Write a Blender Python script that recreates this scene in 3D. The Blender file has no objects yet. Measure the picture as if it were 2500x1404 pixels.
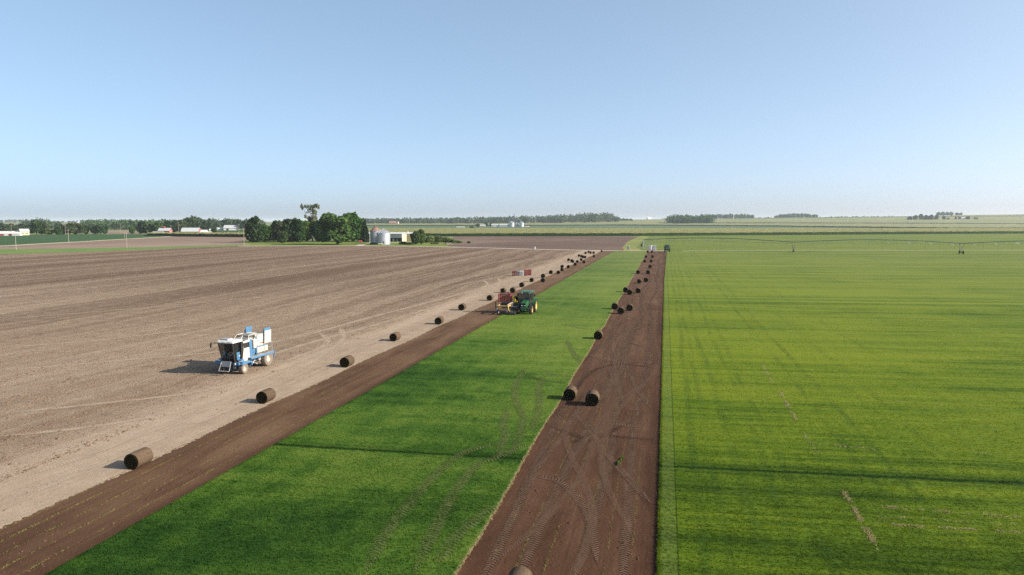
import bpy, bmesh, math, random
import numpy as np
from mathutils import Vector, Matrix, Euler
random.seed(7)
S = bpy.context.scene
COL = S.collection
R = math.radians

# ------------------------------------------------------------------ camera
CAM_H, F, YH, VPX = 12.0, 1700.0, 541.0, 1625.0          # height (m), focal length and vanishing point measured on the 2500 px photograph
PITCH = math.atan((702 - YH) / F)
YAW = math.atan((VPX - 1250) / math.hypot(F, 702 - YH))   # the harvested strips run along world +Y
cam = bpy.data.cameras.new('camera'); cam.sensor_width = 36; cam.lens = 36 * F / 2500
cam.clip_start = 0.5; cam.clip_end = 60000
camo = bpy.data.objects.new('camera', cam); COL.objects.link(camo)
camo.location = (0, 0, CAM_H); camo.rotation_euler = (math.pi / 2 - PITCH, 0, YAW)
S.camera = camo

# ------------------------------------------------------------------ sky, sun, exposure
SUN_EL, SUN_AZ = 27.0, 2.0                                # azimuth counted from +X towards +Y
w = bpy.data.worlds.new('World'); S.world = w; w.use_nodes = True
wn = w.node_tree.nodes; wl = w.node_tree.links
sky = wn.new('ShaderNodeTexSky'); sky.sky_type = 'NISHITA'; sky.sun_disc = False
sky.sun_elevation = R(SUN_EL); sky.sun_rotation = R(90 - SUN_AZ)
sky.altitude = 250; sky.air_density = 0.42; sky.dust_density = 2.25; sky.ozone_density = 3.0
gm = wn.new('ShaderNodeGamma'); gm.inputs['Gamma'].default_value = 0.6        # gamma flattens the contrast of the whole sky
sky_hsv = wn.new('ShaderNodeHueSaturation'); sky_hsv.inputs['Value'].default_value = 1.42; sky_hsv.inputs['Saturation'].default_value = 1.06; sky_hsv.inputs['Hue'].default_value = 0.487
wl.new(sky.outputs[0], gm.inputs['Color']); wl.new(gm.outputs[0], sky_hsv.inputs['Color']); wl.new(sky_hsv.outputs[0], wn['Background'].inputs[0])
wn['Background'].inputs[1].default_value = 0.15
sun = bpy.data.lights.new('sun', 'SUN'); sun.energy = 5.0; sun.angle = R(0.53); sun.color = (1.0, 0.92, 0.79)
suno = bpy.data.objects.new('sun', sun); COL.objects.link(suno)
sd = Vector((math.cos(R(SUN_EL)) * math.cos(R(SUN_AZ)), math.cos(R(SUN_EL)) * math.sin(R(SUN_AZ)), math.sin(R(SUN_EL))))
suno.rotation_euler = sd.to_track_quat('Z', 'Y').to_euler(); suno.location = sd * 200
S.view_settings.view_transform = 'Standard'; S.view_settings.look = 'None'
S.view_settings.exposure = 1.04; S.view_settings.gamma = 1.0; S.view_settings.use_curve_mapping = False
S.render.engine = 'CYCLES'
S.cycles.max_bounces = 6; S.cycles.diffuse_bounces = 3; S.cycles.volume_bounces = 1
S.cycles.transparent_max_bounces = 16; S.cycles.use_denoising = False

# ------------------------------------------------------------------ layout helpers
CY, SY = math.cos(YAW), math.sin(YAW)
def cw(xc, yc):                                           # camera-frame ground coordinates -> world
    return (xc * CY - yc * SY, xc * SY + yc * CY)
def G(px, py, z=0.0):                                     # where on the flat ground a point of the photograph stands
    x = (px - 1250) / F; y = -(py - 702) / F
    dy = math.cos(PITCH) + y * math.sin(PITCH); dz = -math.sin(PITCH) + y * math.cos(PITCH)
    t = (z - CAM_H) / dz
    return cw(x * t, dy * t)
def P(px, depth):                                         # bearing (as a photo column) and distance -> world
    return cw((px - 1250) / F * depth, depth)
_tx = [-900, 0, 600, 1100, 1350, 1500, 1850, 2100, 2500, 3400]
_tz = [6, 6, 8, 8, 12, 20, 27, 32, 40, 44]
def terrain(x, y):
    xc = x * CY + y * SY; yc = -x * SY + y * CY
    if yc < 1400: return 0.0
    s = min(1.0, (yc - 1400) / 1600.0); s = s * s * (3 - 2 * s)
    px = 1250 + F * xc / yc
    return s * float(np.interp(px, _tx, _tz))

# ------------------------------------------------------------------ object helpers
def tag(o, label=None, cat=None, group=None, kind=None):
    if label: o['label'] = label
    if cat: o['category'] = cat
    if group: o['group'] = group
    if kind: o['kind'] = kind
    return o
def empty(name, loc=(0, 0, 0), rz=0.0):
    o = bpy.data.objects.new(name, None); COL.objects.link(o); o.empty_display_size = 0.2
    o.location = loc; o.rotation_euler = (0, 0, rz); return o
def link_mesh(name, me, m, parent=None):
    o = bpy.data.objects.new(name, me); COL.objects.link(o)
    if m is not None and not me.materials: me.materials.append(m)
    if parent is not None: o.parent = parent
    return o
def copy_tree(o, parent=None):
    c = o.copy(); COL.objects.link(c); c.parent = parent
    for ch in o.children: copy_tree(ch, c)
    return c
def np_mesh(name, V, FA):                                 # V (n,3), FA (m,k) arrays
    me = bpy.data.meshes.new(name)
    V = np.asarray(V, dtype=np.float32); FA = np.asarray(FA, dtype=np.int32)
    k = FA.shape[1]
    me.vertices.add(len(V)); me.vertices.foreach_set('co', V.ravel())
    me.loops.add(FA.size); me.loops.foreach_set('vertex_index', FA.ravel())
    me.polygons.add(len(FA)); me.polygons.foreach_set('loop_start', np.arange(0, FA.size, k, dtype=np.int32))
    me.polygons.foreach_set('loop_total', np.full(len(FA), k, dtype=np.int32))
    me.update(); return me
class MB:
    def __init__(s): s.v = []; s.f = []
    def box(s, c, d, rot=None, taper=None):               # centre, full size; taper = (sx, sy) of the top
        b = len(s.v); m = Euler(rot).to_matrix() if rot else None
        for z in (-.5, .5):
            for x, y in ((-.5, -.5), (.5, -.5), (.5, .5), (-.5, .5)):
                k = taper if (taper and z > 0) else (1, 1)
                p = Vector((x * d[0] * k[0], y * d[1] * k[1], z * d[2]))
                if m: p = m @ p
                s.v.append((p.x + c[0], p.y + c[1], p.z + c[2]))
        s.f += [tuple(b + i for i in q) for q in ((3, 2, 1, 0), (4, 5, 6, 7), (0, 1, 5, 4), (1, 2, 6, 5), (2, 3, 7, 6), (3, 0, 4, 7))]
        return s
    def cyl(s, p0, p1, r0, r1=None, n=10, caps=True):
        r1 = r0 if r1 is None else r1
        p0 = Vector(p0); p1 = Vector(p1); d = (p1 - p0).normalized()
        a = d.orthogonal().normalized(); c = d.cross(a); b = len(s.v)
        for p, r in ((p0, r0), (p1, r1)):
            for i in range(n):
                t = 2 * math.pi * i / n; q = p + (a * math.cos(t) + c * math.sin(t)) * r
                s.v.append(tuple(q))
        for i in range(n):
            j = (i + 1) % n; s.f.append((b + i, b + j, b + n + j, b + n + i))
        if caps: s.f.append(tuple(b + i for i in reversed(range(n)))); s.f.append(tuple(b + n + i for i in range(n)))
        return s
    def tube(s, pts, r, n=6):
        for a, c in zip(pts, pts[1:]): s.cyl(a, c, r, r, n)
        return s
    def prism(s, poly, axis, a0, a1):                     # polygon in the two other axes, extruded along axis
        b = len(s.v); n = len(poly)
        for a in (a0, a1):
            for u, v in poly:
                s.v.append((a, u, v) if axis == 0 else (u, a, v) if axis == 1 else (u, v, a))
        s.f.append(tuple(b + i for i in reversed(range(n)))); s.f.append(tuple(b + n + i for i in range(n)))
        for i in range(n):
            j = (i + 1) % n; s.f.append((b + i, b + j, b + n + j, b + n + i))
        return s
    def lathe(s, prof, axis=0, c=(0, 0, 0), n=20):        # prof: (along, radius)
        b = len(s.v)
        for a, r in prof:
            for i in range(n):
                t = 2 * math.pi * i / n; u, v = r * math.cos(t), r * math.sin(t)
                p = (a, u, v) if axis == 0 else (u, a, v) if axis == 1 else (u, v, a)
                s.v.append((p[0] + c[0], p[1] + c[1], p[2] + c[2]))
        for k in range(len(prof) - 1):
            for i in range(n):
                j = (i + 1) % n; s.f.append((b + k * n + i, b + k * n + j, b + (k + 1) * n + j, b + (k + 1) * n + i))
        return s
    def quad(s, *p):
        b = len(s.v); s.v += [tuple(q) for q in p]; s.f.append(tuple(range(b, b + len(p)))); return s
    def mesh(s, name):
        me = bpy.data.meshes.new(name); me.from_pydata(s.v, [], s.f); me.update()
        bm = bmesh.new(); bm.from_mesh(me); bmesh.ops.recalc_face_normals(bm, faces=bm.faces); bm.to_mesh(me); bm.free()
        return me
    def build(s, name, m, parent=None, bevel=0, smooth=False):
        me = s.mesh(name); o = link_mesh(name, me, m, parent)
        if smooth:
            for p in me.polygons: p.use_smooth = True
        if bevel:
            md = o.modifiers.new('bevel', 'BEVEL'); md.width = bevel; md.segments = 2; md.limit_method = 'ANGLE'
        return o

# ------------------------------------------------------------------ material helpers
class NT:
    def __init__(s, name):
        s.m = bpy.data.materials.new(name); s.m.use_nodes = True; s.t = s.m.node_tree
        for n in list(s.t.nodes): s.t.nodes.remove(n)
        s.out = s.t.nodes.new('ShaderNodeOutputMaterial')
    def put(s, sock, val):
        if val is None: return
        if isinstance(val, bpy.types.NodeSocket): s.t.links.new(val, sock)
        else:
            if isinstance(val, (tuple, list)) and len(val) == 3 and sock.type == 'RGBA': val = (*val, 1)
            sock.default_value = val
    def pos(s):
        return s.t.nodes.new('ShaderNodeNewGeometry').outputs['Position']
    def obj(s): return s.t.nodes.new('ShaderNodeTexCoord').outputs['Object']
    def uv(s): return s.t.nodes.new('ShaderNodeTexCoord').outputs['UV']
    def rnd(s): return s.t.nodes.new('ShaderNodeObjectInfo').outputs['Random']
    def sep(s, v):
        n = s.t.nodes.new('ShaderNodeSeparateXYZ'); s.put(n.inputs[0], v); return n.outputs
    def comb(s, x=0., y=0., z=0.):
        n = s.t.nodes.new('ShaderNodeCombineXYZ')
        for i, a in enumerate((x, y, z)): s.put(n.inputs[i], a)
        return n.outputs[0]
    def mul(s, v, k):
        n = s.t.nodes.new('ShaderNodeVectorMath'); n.operation = 'MULTIPLY'; s.put(n.inputs[0], v); s.put(n.inputs[1], k); return n.outputs[0]
    def addv(s, v, k):
        n = s.t.nodes.new('ShaderNodeVectorMath'); n.operation = 'ADD'; s.put(n.inputs[0], v); s.put(n.inputs[1], k); return n.outputs[0]
    def ma(s, op, a, b=None, c=None, clamp=False):
        n = s.t.nodes.new('ShaderNodeMath'); n.operation = op; n.use_clamp = clamp
        for i, x in enumerate((a, b, c)): s.put(n.inputs[i], x)
        return n.outputs[0]
    def noise(s, v, scale=1., det=3., rough=.55, dist=0.):
        n = s.t.nodes.new('ShaderNodeTexNoise'); s.put(n.inputs['Vector'], v)
        n.inputs['Scale'].default_value = scale; n.inputs['Detail'].default_value = det
        n.inputs['Roughness'].default_value = rough; n.inputs['Distortion'].default_value = dist
        return n.outputs['Fac']
    def voro(s, v, scale=1., feat='F1', out='Distance'):
        n = s.t.nodes.new('ShaderNodeTexVoronoi'); n.feature = feat; s.put(n.inputs['Vector'], v)
        n.inputs['Scale'].default_value = scale; return n.outputs[out]
    def rng(s, v, a, b, c=0., d=1., smooth=False):
        n = s.t.nodes.new('ShaderNodeMapRange'); s.put(n.inputs[0], v)
        if smooth: n.interpolation_type = 'SMOOTHSTEP'
        for i, x in enumerate((a, b, c, d)): s.put(n.inputs[i + 1], x)
        return n.outputs[0]
    def mix(s, f, a, b, mode='MIX'):
        n = s.t.nodes.new('ShaderNodeMix'); n.data_type = 'RGBA'; n.blend_type = mode
        s.put(n.inputs[0], f); s.put(n.inputs[6], a); s.put(n.inputs[7], b); return n.outputs[2]
    def hsv(s, col, h=.5, sa=1., v=1.):
        n = s.t.nodes.new('ShaderNodeHueSaturation'); s.put(n.inputs['Hue'], h); s.put(n.inputs['Saturation'], sa); s.put(n.inputs['Value'], v)
        s.put(n.inputs['Color'], col); return n.outputs[0]
    def bump(s, h, st=.5, dist=.05, nrm=None):
        n = s.t.nodes.new('ShaderNodeBump'); s.put(n.inputs['Height'], h); n.inputs['Strength'].default_value = st
        n.inputs['Distance'].default_value = dist; s.put(n.inputs['Normal'], nrm); return n.outputs[0]
    def bsdf(s, col, rough=.8, metal=0., nrm=None, sheen=0., sheen_tint=None, spec=.3, **kw):
        n = s.t.nodes.new('ShaderNodeBsdfPrincipled'); s.put(n.inputs['Base Color'], col); s.put(n.inputs['Roughness'], rough)
        s.put(n.inputs['Metallic'], metal); s.put(n.inputs['Normal'], nrm); n.inputs['Specular IOR Level'].default_value = spec
        if sheen:
            n.inputs['Sheen Weight'].default_value = sheen; n.inputs['Sheen Roughness'].default_value = .6
            if sheen_tint is not None: s.put(n.inputs['Sheen Tint'], sheen_tint)
        for k, v in kw.items(): s.put(n.inputs[k.replace('_', ' ')], v)
        return n.outputs[0]
    def shader_mix(s, f, a, b):
        n = s.t.nodes.new('ShaderNodeMixShader'); s.put(n.inputs[0], f); s.put(n.inputs[1], a); s.put(n.inputs[2], b); return n.outputs[0]
    def transl(s, col):
        n = s.t.nodes.new('ShaderNodeBsdfTranslucent'); s.put(n.inputs[0], col); return n.outputs[0]
    def transp(s): return s.t.nodes.new('ShaderNodeBsdfTransparent').outputs[0]
    def done(s, sh):
        s.t.links.new(sh, s.out.inputs['Surface']); return s.m
M = {}
def paint(name, col, rough=.5, metal=0., var=.12, scale=3., dirt=.0, dirtcol=(.16, .11, .08), bump=0., spec=.4):
    n = NT(name); p = n.obj(); f = n.noise(p, scale, 4, .6)
    c = n.mix(f, tuple(a * (1 - var) for a in col), tuple(min(1, a * (1 + var)) for a in col))
    if dirt: c = n.mix(n.ma('MULTIPLY', n.rng(n.noise(p, scale * 2.3, 5, .65), .45, .75), dirt), c, dirtcol)
    nr = n.bump(n.noise(p, scale * 12, 2), bump, .01) if bump else None
    M[name] = n.done(n.bsdf(c, n.rng(f, 0, 1, rough * .85, min(1, rough * 1.15)), metal, nr, spec=spec)); return M[name]
paint('blue_paint', (.045, .145, .27), .4, dirt=.5)
paint('white_paint', (.52, .48, .38), .5, dirt=.5)
paint('bright_white', (.56, .56, .54), .45, dirt=.5)
paint('dark_metal', (.025, .025, .027), .55)
paint('grey_metal', (.30, .31, .32), .5, .2, dirt=.4)
paint('galv', (.42, .44, .47), .42, .55, var=.18, scale=.7, spec=.5)
paint('rust_roof', (.22, .135, .11), .7, var=.35, scale=.8)
paint('tyre', (.035, .032, .03), .9, dirt=.7, dirtcol=(.15, .10, .07), scale=6)
paint('dusty_tyre', (.13, .105, .085), .95, dirt=.6, dirtcol=(.23, .17, .13), scale=6)
paint('rim_cream', (.50, .44, .35), .5, dirt=.4)
paint('rim_yellow', (.72, .50, .05), .45, dirt=.2)
paint('green_paint', (.012, .085, .025), .32, dirt=.12, spec=.6)
paint('yellow_paint', (.50, .33, .11), .5, dirt=.4)
paint('red_paint', (.22, .022, .024), .5, dirt=.25)
paint('red_barn', (.30, .06, .045), .8, dirt=.25)
paint('barn_roof', (.45, .46, .46), .5, .2, var=.1, scale=.4)
paint('grey_roof', (.36, .37, .38), .6, var=.1, scale=.4)
paint('tan_wall', (.42, .35, .23), .75, var=.08)
paint('cream_wall', (.44, .39, .26), .7, var=.06)
paint('white_wall', (.52, .52, .50), .7, var=.06)
paint('grey_blue_wall', (.30, .36, .43), .7, var=.08)
paint('door_grey', (.40, .41, .38), .7, var=.08)
paint('black_inside', (.015, .014, .013), .9)
paint('window_dark', (.03, .035, .04), .15, spec=.6)
paint('wood_pole', (.27, .235, .20), .9, var=.2)
paint('wood_board', (.42, .35, .27), .85, var=.25)
paint('bark', (.075, .06, .045), .95, var=.3, bump=.5)
paint('dead_bark', (.26, .24, .22), .95, var=.3)
paint('seat_cloth', (.10, .10, .11), .9)
paint('light_lens', (.8, .8, .76), .15, spec=.7)
paint('orange_lens', (.7, .22, .02), .2)
paint('navy_cloth', (.04, .05, .09), .9)
paint('skin', (.48, .30, .22), .6)
def mk_glass():
    n = NT('tinted_glass')
    g = n.bsdf((.012, .016, .016), .06, 0, spec=.5)
    M['glass'] = n.done(n.shader_mix(.38, g, n.transp()))
mk_glass()

# ------------------------------------------------------------------ ground materials (world metres: x across the strips, y along them)
def line_mask(n, x, x0, wd):                              # 1 on a line at x0 with half width wd
    return n.rng(n.ma('ABSOLUTE', n.ma('SUBTRACT', x, x0)), wd * .4, wd, 1., 0.)
def lawn_colour(n):
    p = n.pos(); xyz = n.sep(p); x, y = xyz[0], xyz[1]
    q = n.ma('ADD', n.ma('SUBTRACT', y, n.ma('MULTIPLY', x, .065)), n.ma('MULTIPLY', n.ma('MULTIPLY', x, x), -.0007))
    right = n.rng(x, -4, -2)
    streak = n.noise(n.comb(n.ma('MULTIPLY', x, .018), q, 0.), .75, 6, .72)
    fine = n.noise(n.comb(n.ma('MULTIPLY', x, .035), q, 3.), 3.2, 4, .7)
    longi = n.noise(n.comb(x, n.ma('MULTIPLY', y, .022), 9.), .9, 4, .65)
    patch = n.noise(n.comb(n.ma('MULTIPLY', x, .55), q, 5.), .085, 4, .62, .6)
    blot = n.noise(p, .55, 4, .65)
    grain = n.noise(p, 14, 3, .7)
    speck = n.noise(p, 42, 2, .6)
    straw = (.17, .165, .03)
    deep = n.mix(right, (.0135, .042, .0065), (.019, .043, .004)); mid = n.mix(right, (.044, .094, .012), (.064, .106, .007)); lime = n.mix(right, (.108, .150, .024), (.125, .158, .012))
    st_ = n.rng(streak, .36, .64, -.5, .5); fi_ = n.rng(fine, .32, .68, -.5, .5)
    a = n.ma('MULTIPLY', n.rng(patch, .3, .7), n.rng(right, 0, 1, .62, .50))
    st2 = n.rng(n.noise(n.comb(n.ma('MULTIPLY', x, .01), q, 17.), .16, 5, .7), .36, .64, -.5, .5)
    a = n.ma('ADD', a, n.ma('MULTIPLY', st_, n.ma('MULTIPLY', n.rng(right, 0, 1, .18, .44), n.rng(y, 24, 75, .55, 1.))))
    a = n.ma('ADD', a, n.ma('MULTIPLY', st2, n.ma('MULTIPLY', n.rng(right, 0, 1, .14, .60), n.rng(y, 30, 110, .3, 1.))))
    a = n.ma('ADD', a, n.ma('MULTIPLY', fi_, n.rng(right, 0, 1, .12, .32)))
    a = n.ma('ADD', a, n.ma('MULTIPLY', n.ma('SUBTRACT', longi, .5), n.rng(right, 0, 1, .45, .32)))
    a = n.ma('ADD', a, n.ma('MULTIPLY', n.ma('SUBTRACT', blot, .5), n.rng(right, 0, 1, .75, .35)))
    a = n.ma('ADD', a, n.rng(right, 0, 1, .06, .20))
    # the middle strip is riper towards the soil on its right; turf by the camera is coloured darker for the shade between blades
    a = n.ma('ADD', a, n.ma('MULTIPLY', n.rng(x, -17, -8, -.10, .14), n.rng(right, 0, 1, 1., 0.)))
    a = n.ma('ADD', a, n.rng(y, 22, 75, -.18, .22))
    c = n.mix(n.rng(a, -.02, .36), deep, mid); c = n.mix(n.rng(a, .30, .82), c, lime)
    c = n.mix(n.ma('MULTIPLY', n.rng(y, 60, 240), n.rng(right, 0, 1, .75, .55)), c, n.mix(n.rng(a, .2, .95), (.088, .118, .034), (.140, .160, .050)))  # paler with distance: haze and grazing view put into the turf colour
    # wheel marks of the irrigation towers and mower: dark narrow arcs
    for q0, wd, k in ((33.97, .24, 1.0), (34.4, .35, .35), (60.5, .10, .35), (84.6, .14, .5), (110.5, .2, .45), (156., .5, .8), (47.2, .06, .3), (28.7, .05, .45), (27.3, .05, .35)):
        j = n.ma('ADD', q0, n.ma('MULTIPLY', n.ma('SUBTRACT', n.noise(p, 1.5, 2), .5), wd * 1.5))
        c = n.mix(n.ma('MULTIPLY', line_mask(n, q, j, wd), k), c, (.007, .026, .003))
    lt = n.ma('MULTIPLY', line_mask(n, q, 33.60, .07), .25); c = n.mix(lt, c, (.11, .15, .03))
    # trampled pale band beside the cut edge, with its dark seam
    band = n.ma('MULTIPLY', n.rng(x, .05, .12), n.rng(x, .60, .66, 1., 0.))
    c = n.mix(n.ma('MULTIPLY', band, .36), c, (.085, .115, .035))
    c = n.mix(n.ma('MULTIPLY', line_mask(n, x, .68, .035), .75), c, (.014, .03, .006))
    # wheelings along the field, slightly darker
    for x0, k in ((1.7, .35), (2.5, .3), (3.6, .35), (5.0, .28), (5.9, .25), (9.6, .32), (11.0, .32), (14.2, .2), (18.5, .2)):
        xm = n.ma('ADD', x0, n.ma('MULTIPLY', n.ma('SUBTRACT', n.noise(n.comb(0., n.ma('MULTIPLY', y, .03), x0), 1., 2), .5), 1.2))
        mk = n.ma('MULTIPLY', line_mask(n, x, xm, .30), n.rng(n.noise(n.comb(n.ma('MULTIPLY', x, .5), n.ma('MULTIPLY', y, .25), x0), 1., 3), .35, .65))
        c = n.mix(n.ma('MULTIPLY', mk, k), c, (.016, .045, .008))
    c = n.mix(n.ma('MULTIPLY', n.rng(grain, .52, .80), .16), c, straw)
    c = n.mix(n.ma('MULTIPLY', n.rng(speck, .5, .2), .35), c, (.008, .020, .002))
    return c, p, grain, speck, q
def mk_lawn():
    n = NT('turf'); c, p, grain, speck, q = lawn_colour(n)
    h = n.ma('ADD', n.ma('MULTIPLY', grain, .6), n.ma('MULTIPLY', speck, .4))
    b = n.bump(h, .45, .04)
    M['lawn'] = n.done(n.bsdf(c, .85, 0, b, spec=.04))
    n = NT('turf_blades'); c, p, grain, speck, q = lawn_colour(n)
    c2 = n.hsv(c, .5, 1., n.rng(n.noise(p, 60, 1), .3, .7, .9, 1.7))
    M['blades'] = n.done(n.shader_mix(.35, n.bsdf(c2, .7, 0, spec=.08), n.transl(n.hsv(c2, .485, 1.0, 1.25))))
mk_lawn()
def soil_bump(n, p, k=1.):
    a = n.noise(p, 7, 5, .7); b = n.voro(p, 9, 'SMOOTH_F1')
    return n.ma('ADD', n.ma('MULTIPLY', a, 1.), n.ma('MULTIPLY', b, .35))
def mk_strip(name, c_dark, c_mid, c_pale, edge_x):
    n = NT(name); p = n.pos(); xyz = n.sep(p); x, y = xyz[0], xyz[1]
    st = n.noise(n.comb(x, n.ma('MULTIPLY', y, .015), 1.), 1.6, 6, .72)
    st2 = n.noise(n.comb(x, n.ma('MULTIPLY', y, .03), 4.), 9, 3, .6)
    dust = n.noise(n.comb(x, n.ma('MULTIPLY', y, .22), 2.), .42, 5, .65, .8)
    cross = n.noise(n.comb(n.ma('MULTIPLY', x, .15), y, 7.), .35, 5, .7, .4)
    grain = n.noise(p, 16, 4, .72)
    a = n.ma('ADD', n.ma('MULTIPLY', st, .8), n.ma('MULTIPLY', n.ma('SUBTRACT', st2, .5), .35))
    a = n.ma('ADD', a, n.ma('MULTIPLY', n.ma('SUBTRACT', dust, .5), 1.2)); a = n.ma('ADD', a, n.ma('MULTIPLY', n.ma('SUBTRACT', cross, .5), .45))
    a = n.ma('ADD', a, n.ma('MULTIPLY', n.ma('SUBTRACT', grain, .5), .25))
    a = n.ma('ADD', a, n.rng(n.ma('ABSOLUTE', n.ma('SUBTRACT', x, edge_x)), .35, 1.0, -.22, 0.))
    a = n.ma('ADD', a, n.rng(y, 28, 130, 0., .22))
    c = n.mix(n.rng(a, .15, .45), c_dark, c_mid); c = n.mix(n.rng(a, .45, .85), c, c_pale)
    b = n.bump(soil_bump(n, p), .55, .05)
    return n.done(n.bsdf(c, .95, 0, b, spec=.1))
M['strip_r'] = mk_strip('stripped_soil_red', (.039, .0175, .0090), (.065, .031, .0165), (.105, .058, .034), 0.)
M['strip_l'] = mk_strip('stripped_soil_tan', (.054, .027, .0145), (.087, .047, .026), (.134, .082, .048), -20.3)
def mk_tilled():
    n = NT('tilled_soil'); p = n.pos(); xyz = n.sep(p); x, y = xyz[0], xyz[1]
    warp = n.ma('MULTIPLY', n.ma('SUBTRACT', n.noise(n.mul(p, (.02, .02, 0)), 1., 2), .5), 10.)
    xw = n.ma('ADD', n.ma('ADD', x, warp), n.ma('MULTIPLY', y, .02))
    band = n.noise(n.comb(xw, n.ma('MULTIPLY', y, .02), 0.), .16, 5, .68)
    band2 = n.noise(n.comb(xw, n.ma('MULTIPLY', y, .03), 4.), .8, 5, .7)
    rows = n.noise(n.comb(xw, n.ma('MULTIPLY', y, .05), 8.), 4., 3, .6)
    bl = n.noise(p, .6, 5, .7); grain = n.noise(p, 6.5, 5, .75); fine = n.noise(p, 26, 3, .7)
    a = n.ma('ADD', n.ma('MULTIPLY', band, 1.05), n.ma('MULTIPLY', n.ma('SUBTRACT', band2, .5), .55))
    a = n.ma('ADD', a, n.ma('MULTIPLY', n.ma('SUBTRACT', rows, .5), .25)); a = n.ma('ADD', a, n.ma('MULTIPLY', n.ma('SUBTRACT', bl, .5), .65))
    # driven, dusty headland next to the stripped land
    xt = n.ma('ADD', x, n.ma('MULTIPLY', n.ma('SUBTRACT', n.noise(n.mul(p, (.1, .03, 0)), 1., 3), .5), 5.))
    xt = n.ma('ADD', xt, n.ma('MULTIPLY', y, .012))
    smooth = n.rng(xt, -32.5, -29.3)
    a = n.ma('ADD', a, n.ma('MULTIPLY', smooth, .17))
    a = n.ma('ADD', a, n.ma('MULTIPLY', n.rng(y, 30, 130, .13, -.17), n.rng(smooth, 0, 1, 1., .45)))
    moist = n.noise(n.comb(n.ma('ADD', xw, 30.), n.ma('MULTIPLY', y, .012), 2.), .055, 4, .6)
    a = n.ma('ADD', a, n.ma('MULTIPLY', n.rng(moist, .50, .66), n.rng(xt, -31.5, -36, 0., -.10)))
    dark, mid, pale = (.108, .069, .046), (.218, .160, .111), (.318, .246, .180)
    c = n.mix(n.rng(a, .22, .52), dark, mid); c = n.mix(n.rng(a, .50, .88), c, pale)
    k = n.rng(smooth, 0, 1, .75, .25)
    c = n.mix(n.ma('MULTIPLY', n.rng(grain, .50, .30), k), c, (.088, .055, .037))
    c = n.mix(n.ma('MULTIPLY', n.rng(grain, .56, .76), n.rng(smooth, 0, 1, .5, .2)), c, (.40, .315, .245))
    c = n.mix(n.ma('MULTIPLY', n.rng(fine, .45, .25), .4), c, (.13, .09, .07))
    h = n.ma('ADD', n.ma('MULTIPLY', grain, 1.), n.ma('ADD', n.ma('MULTIPLY', rows, .5), n.ma('MULTIPLY', fine, .3)))
    h = n.ma('MULTIPLY', h, n.rng(smooth, 0, 1, 1., .3))
    b = n.bump(h, .8, .16)
    M['tilled'] = n.done(n.bsdf(c, .97, 0, b, spec=.08))
mk_tilled()
def simple_ground(name, c0, c1, sc=(.3, .02), fine=3., k=.35, c2=None, bump=.4, dist=.1):
    n = NT(name); p = n.pos()
    a = n.noise(n.mul(p, (sc[0], sc[1], 0)), 1., 5, .68); g = n.noise(p, fine, 4, .7)
    f = n.rng(n.ma('ADD', a, n.ma('MULTIPLY', n.ma('SUBTRACT', g, .5), k)), .3, .7)
    c = n.mix(f, c0, c1)
    if c2 is not None: c = n.mix(n.rng(n.noise(n.mul(p, (.01, .006, 0)), 1., 4, .6), .5, .7), c, c2)
    M[name] = n.done(n.bsdf(c, .92, 0, n.bump(g, bump, dist), spec=.1)); return M[name]
simple_ground('gravel', (.34, .28, .22), (.48, .41, .33), (.05, .05), 8.)
simple_ground('far_farmland', (.10, .13, .045), (.20, .20, .085), (.004, .0015), .05, .3, (.15, .145, .07))
simple_ground('headland_grass', (.10, .135, .03), (.20, .20, .06), (.05, .03), 1.2, .5, (.24, .20, .09))
simple_ground('green_verge', (.075, .13, .028), (.14, .19, .055), (.05, .1), 1.2, .5)
simple_ground('yard_grass', (.07, .12, .02), (.16, .18, .04), (.06, .12), .9, .6, (.20, .20, .06))
simple_ground('dark_soil', (.076, .049, .036), (.125, .084, .062), (.02, .1), .8, .4, (.185, .130, .095))
simple_ground('brown_soil', (.138, .093, .066), (.21, .150, .108), (.03, .06), .7, .4, (.24, .175, .14))
simple_ground('bean_crop', (.024, .058, .018), (.040, .080, .024), (.4, .02), .8, .5)
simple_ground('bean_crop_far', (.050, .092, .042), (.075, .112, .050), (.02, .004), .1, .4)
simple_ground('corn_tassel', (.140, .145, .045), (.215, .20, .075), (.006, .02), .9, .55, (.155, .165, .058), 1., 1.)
simple_ground('corn_side_shade', (.008, .022, .005), (.022, .050, .010), (.6, .6), 1.4, .8, None, 1., .5)  # near-black green carries the shade between the stalks in its colour
simple_ground('dry_crop', (.135, .145, .055), (.20, .19, .08), (.006, .02), .5, .4, (.11, .14, .055))
def mk_water():
    n = NT('puddle_water'); M['water'] = n.done(n.bsdf((.10, .11, .11), .06, 0, n.bump(n.noise(n.pos(), 3, 2), .05, .01), spec=.6))
mk_water()
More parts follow.
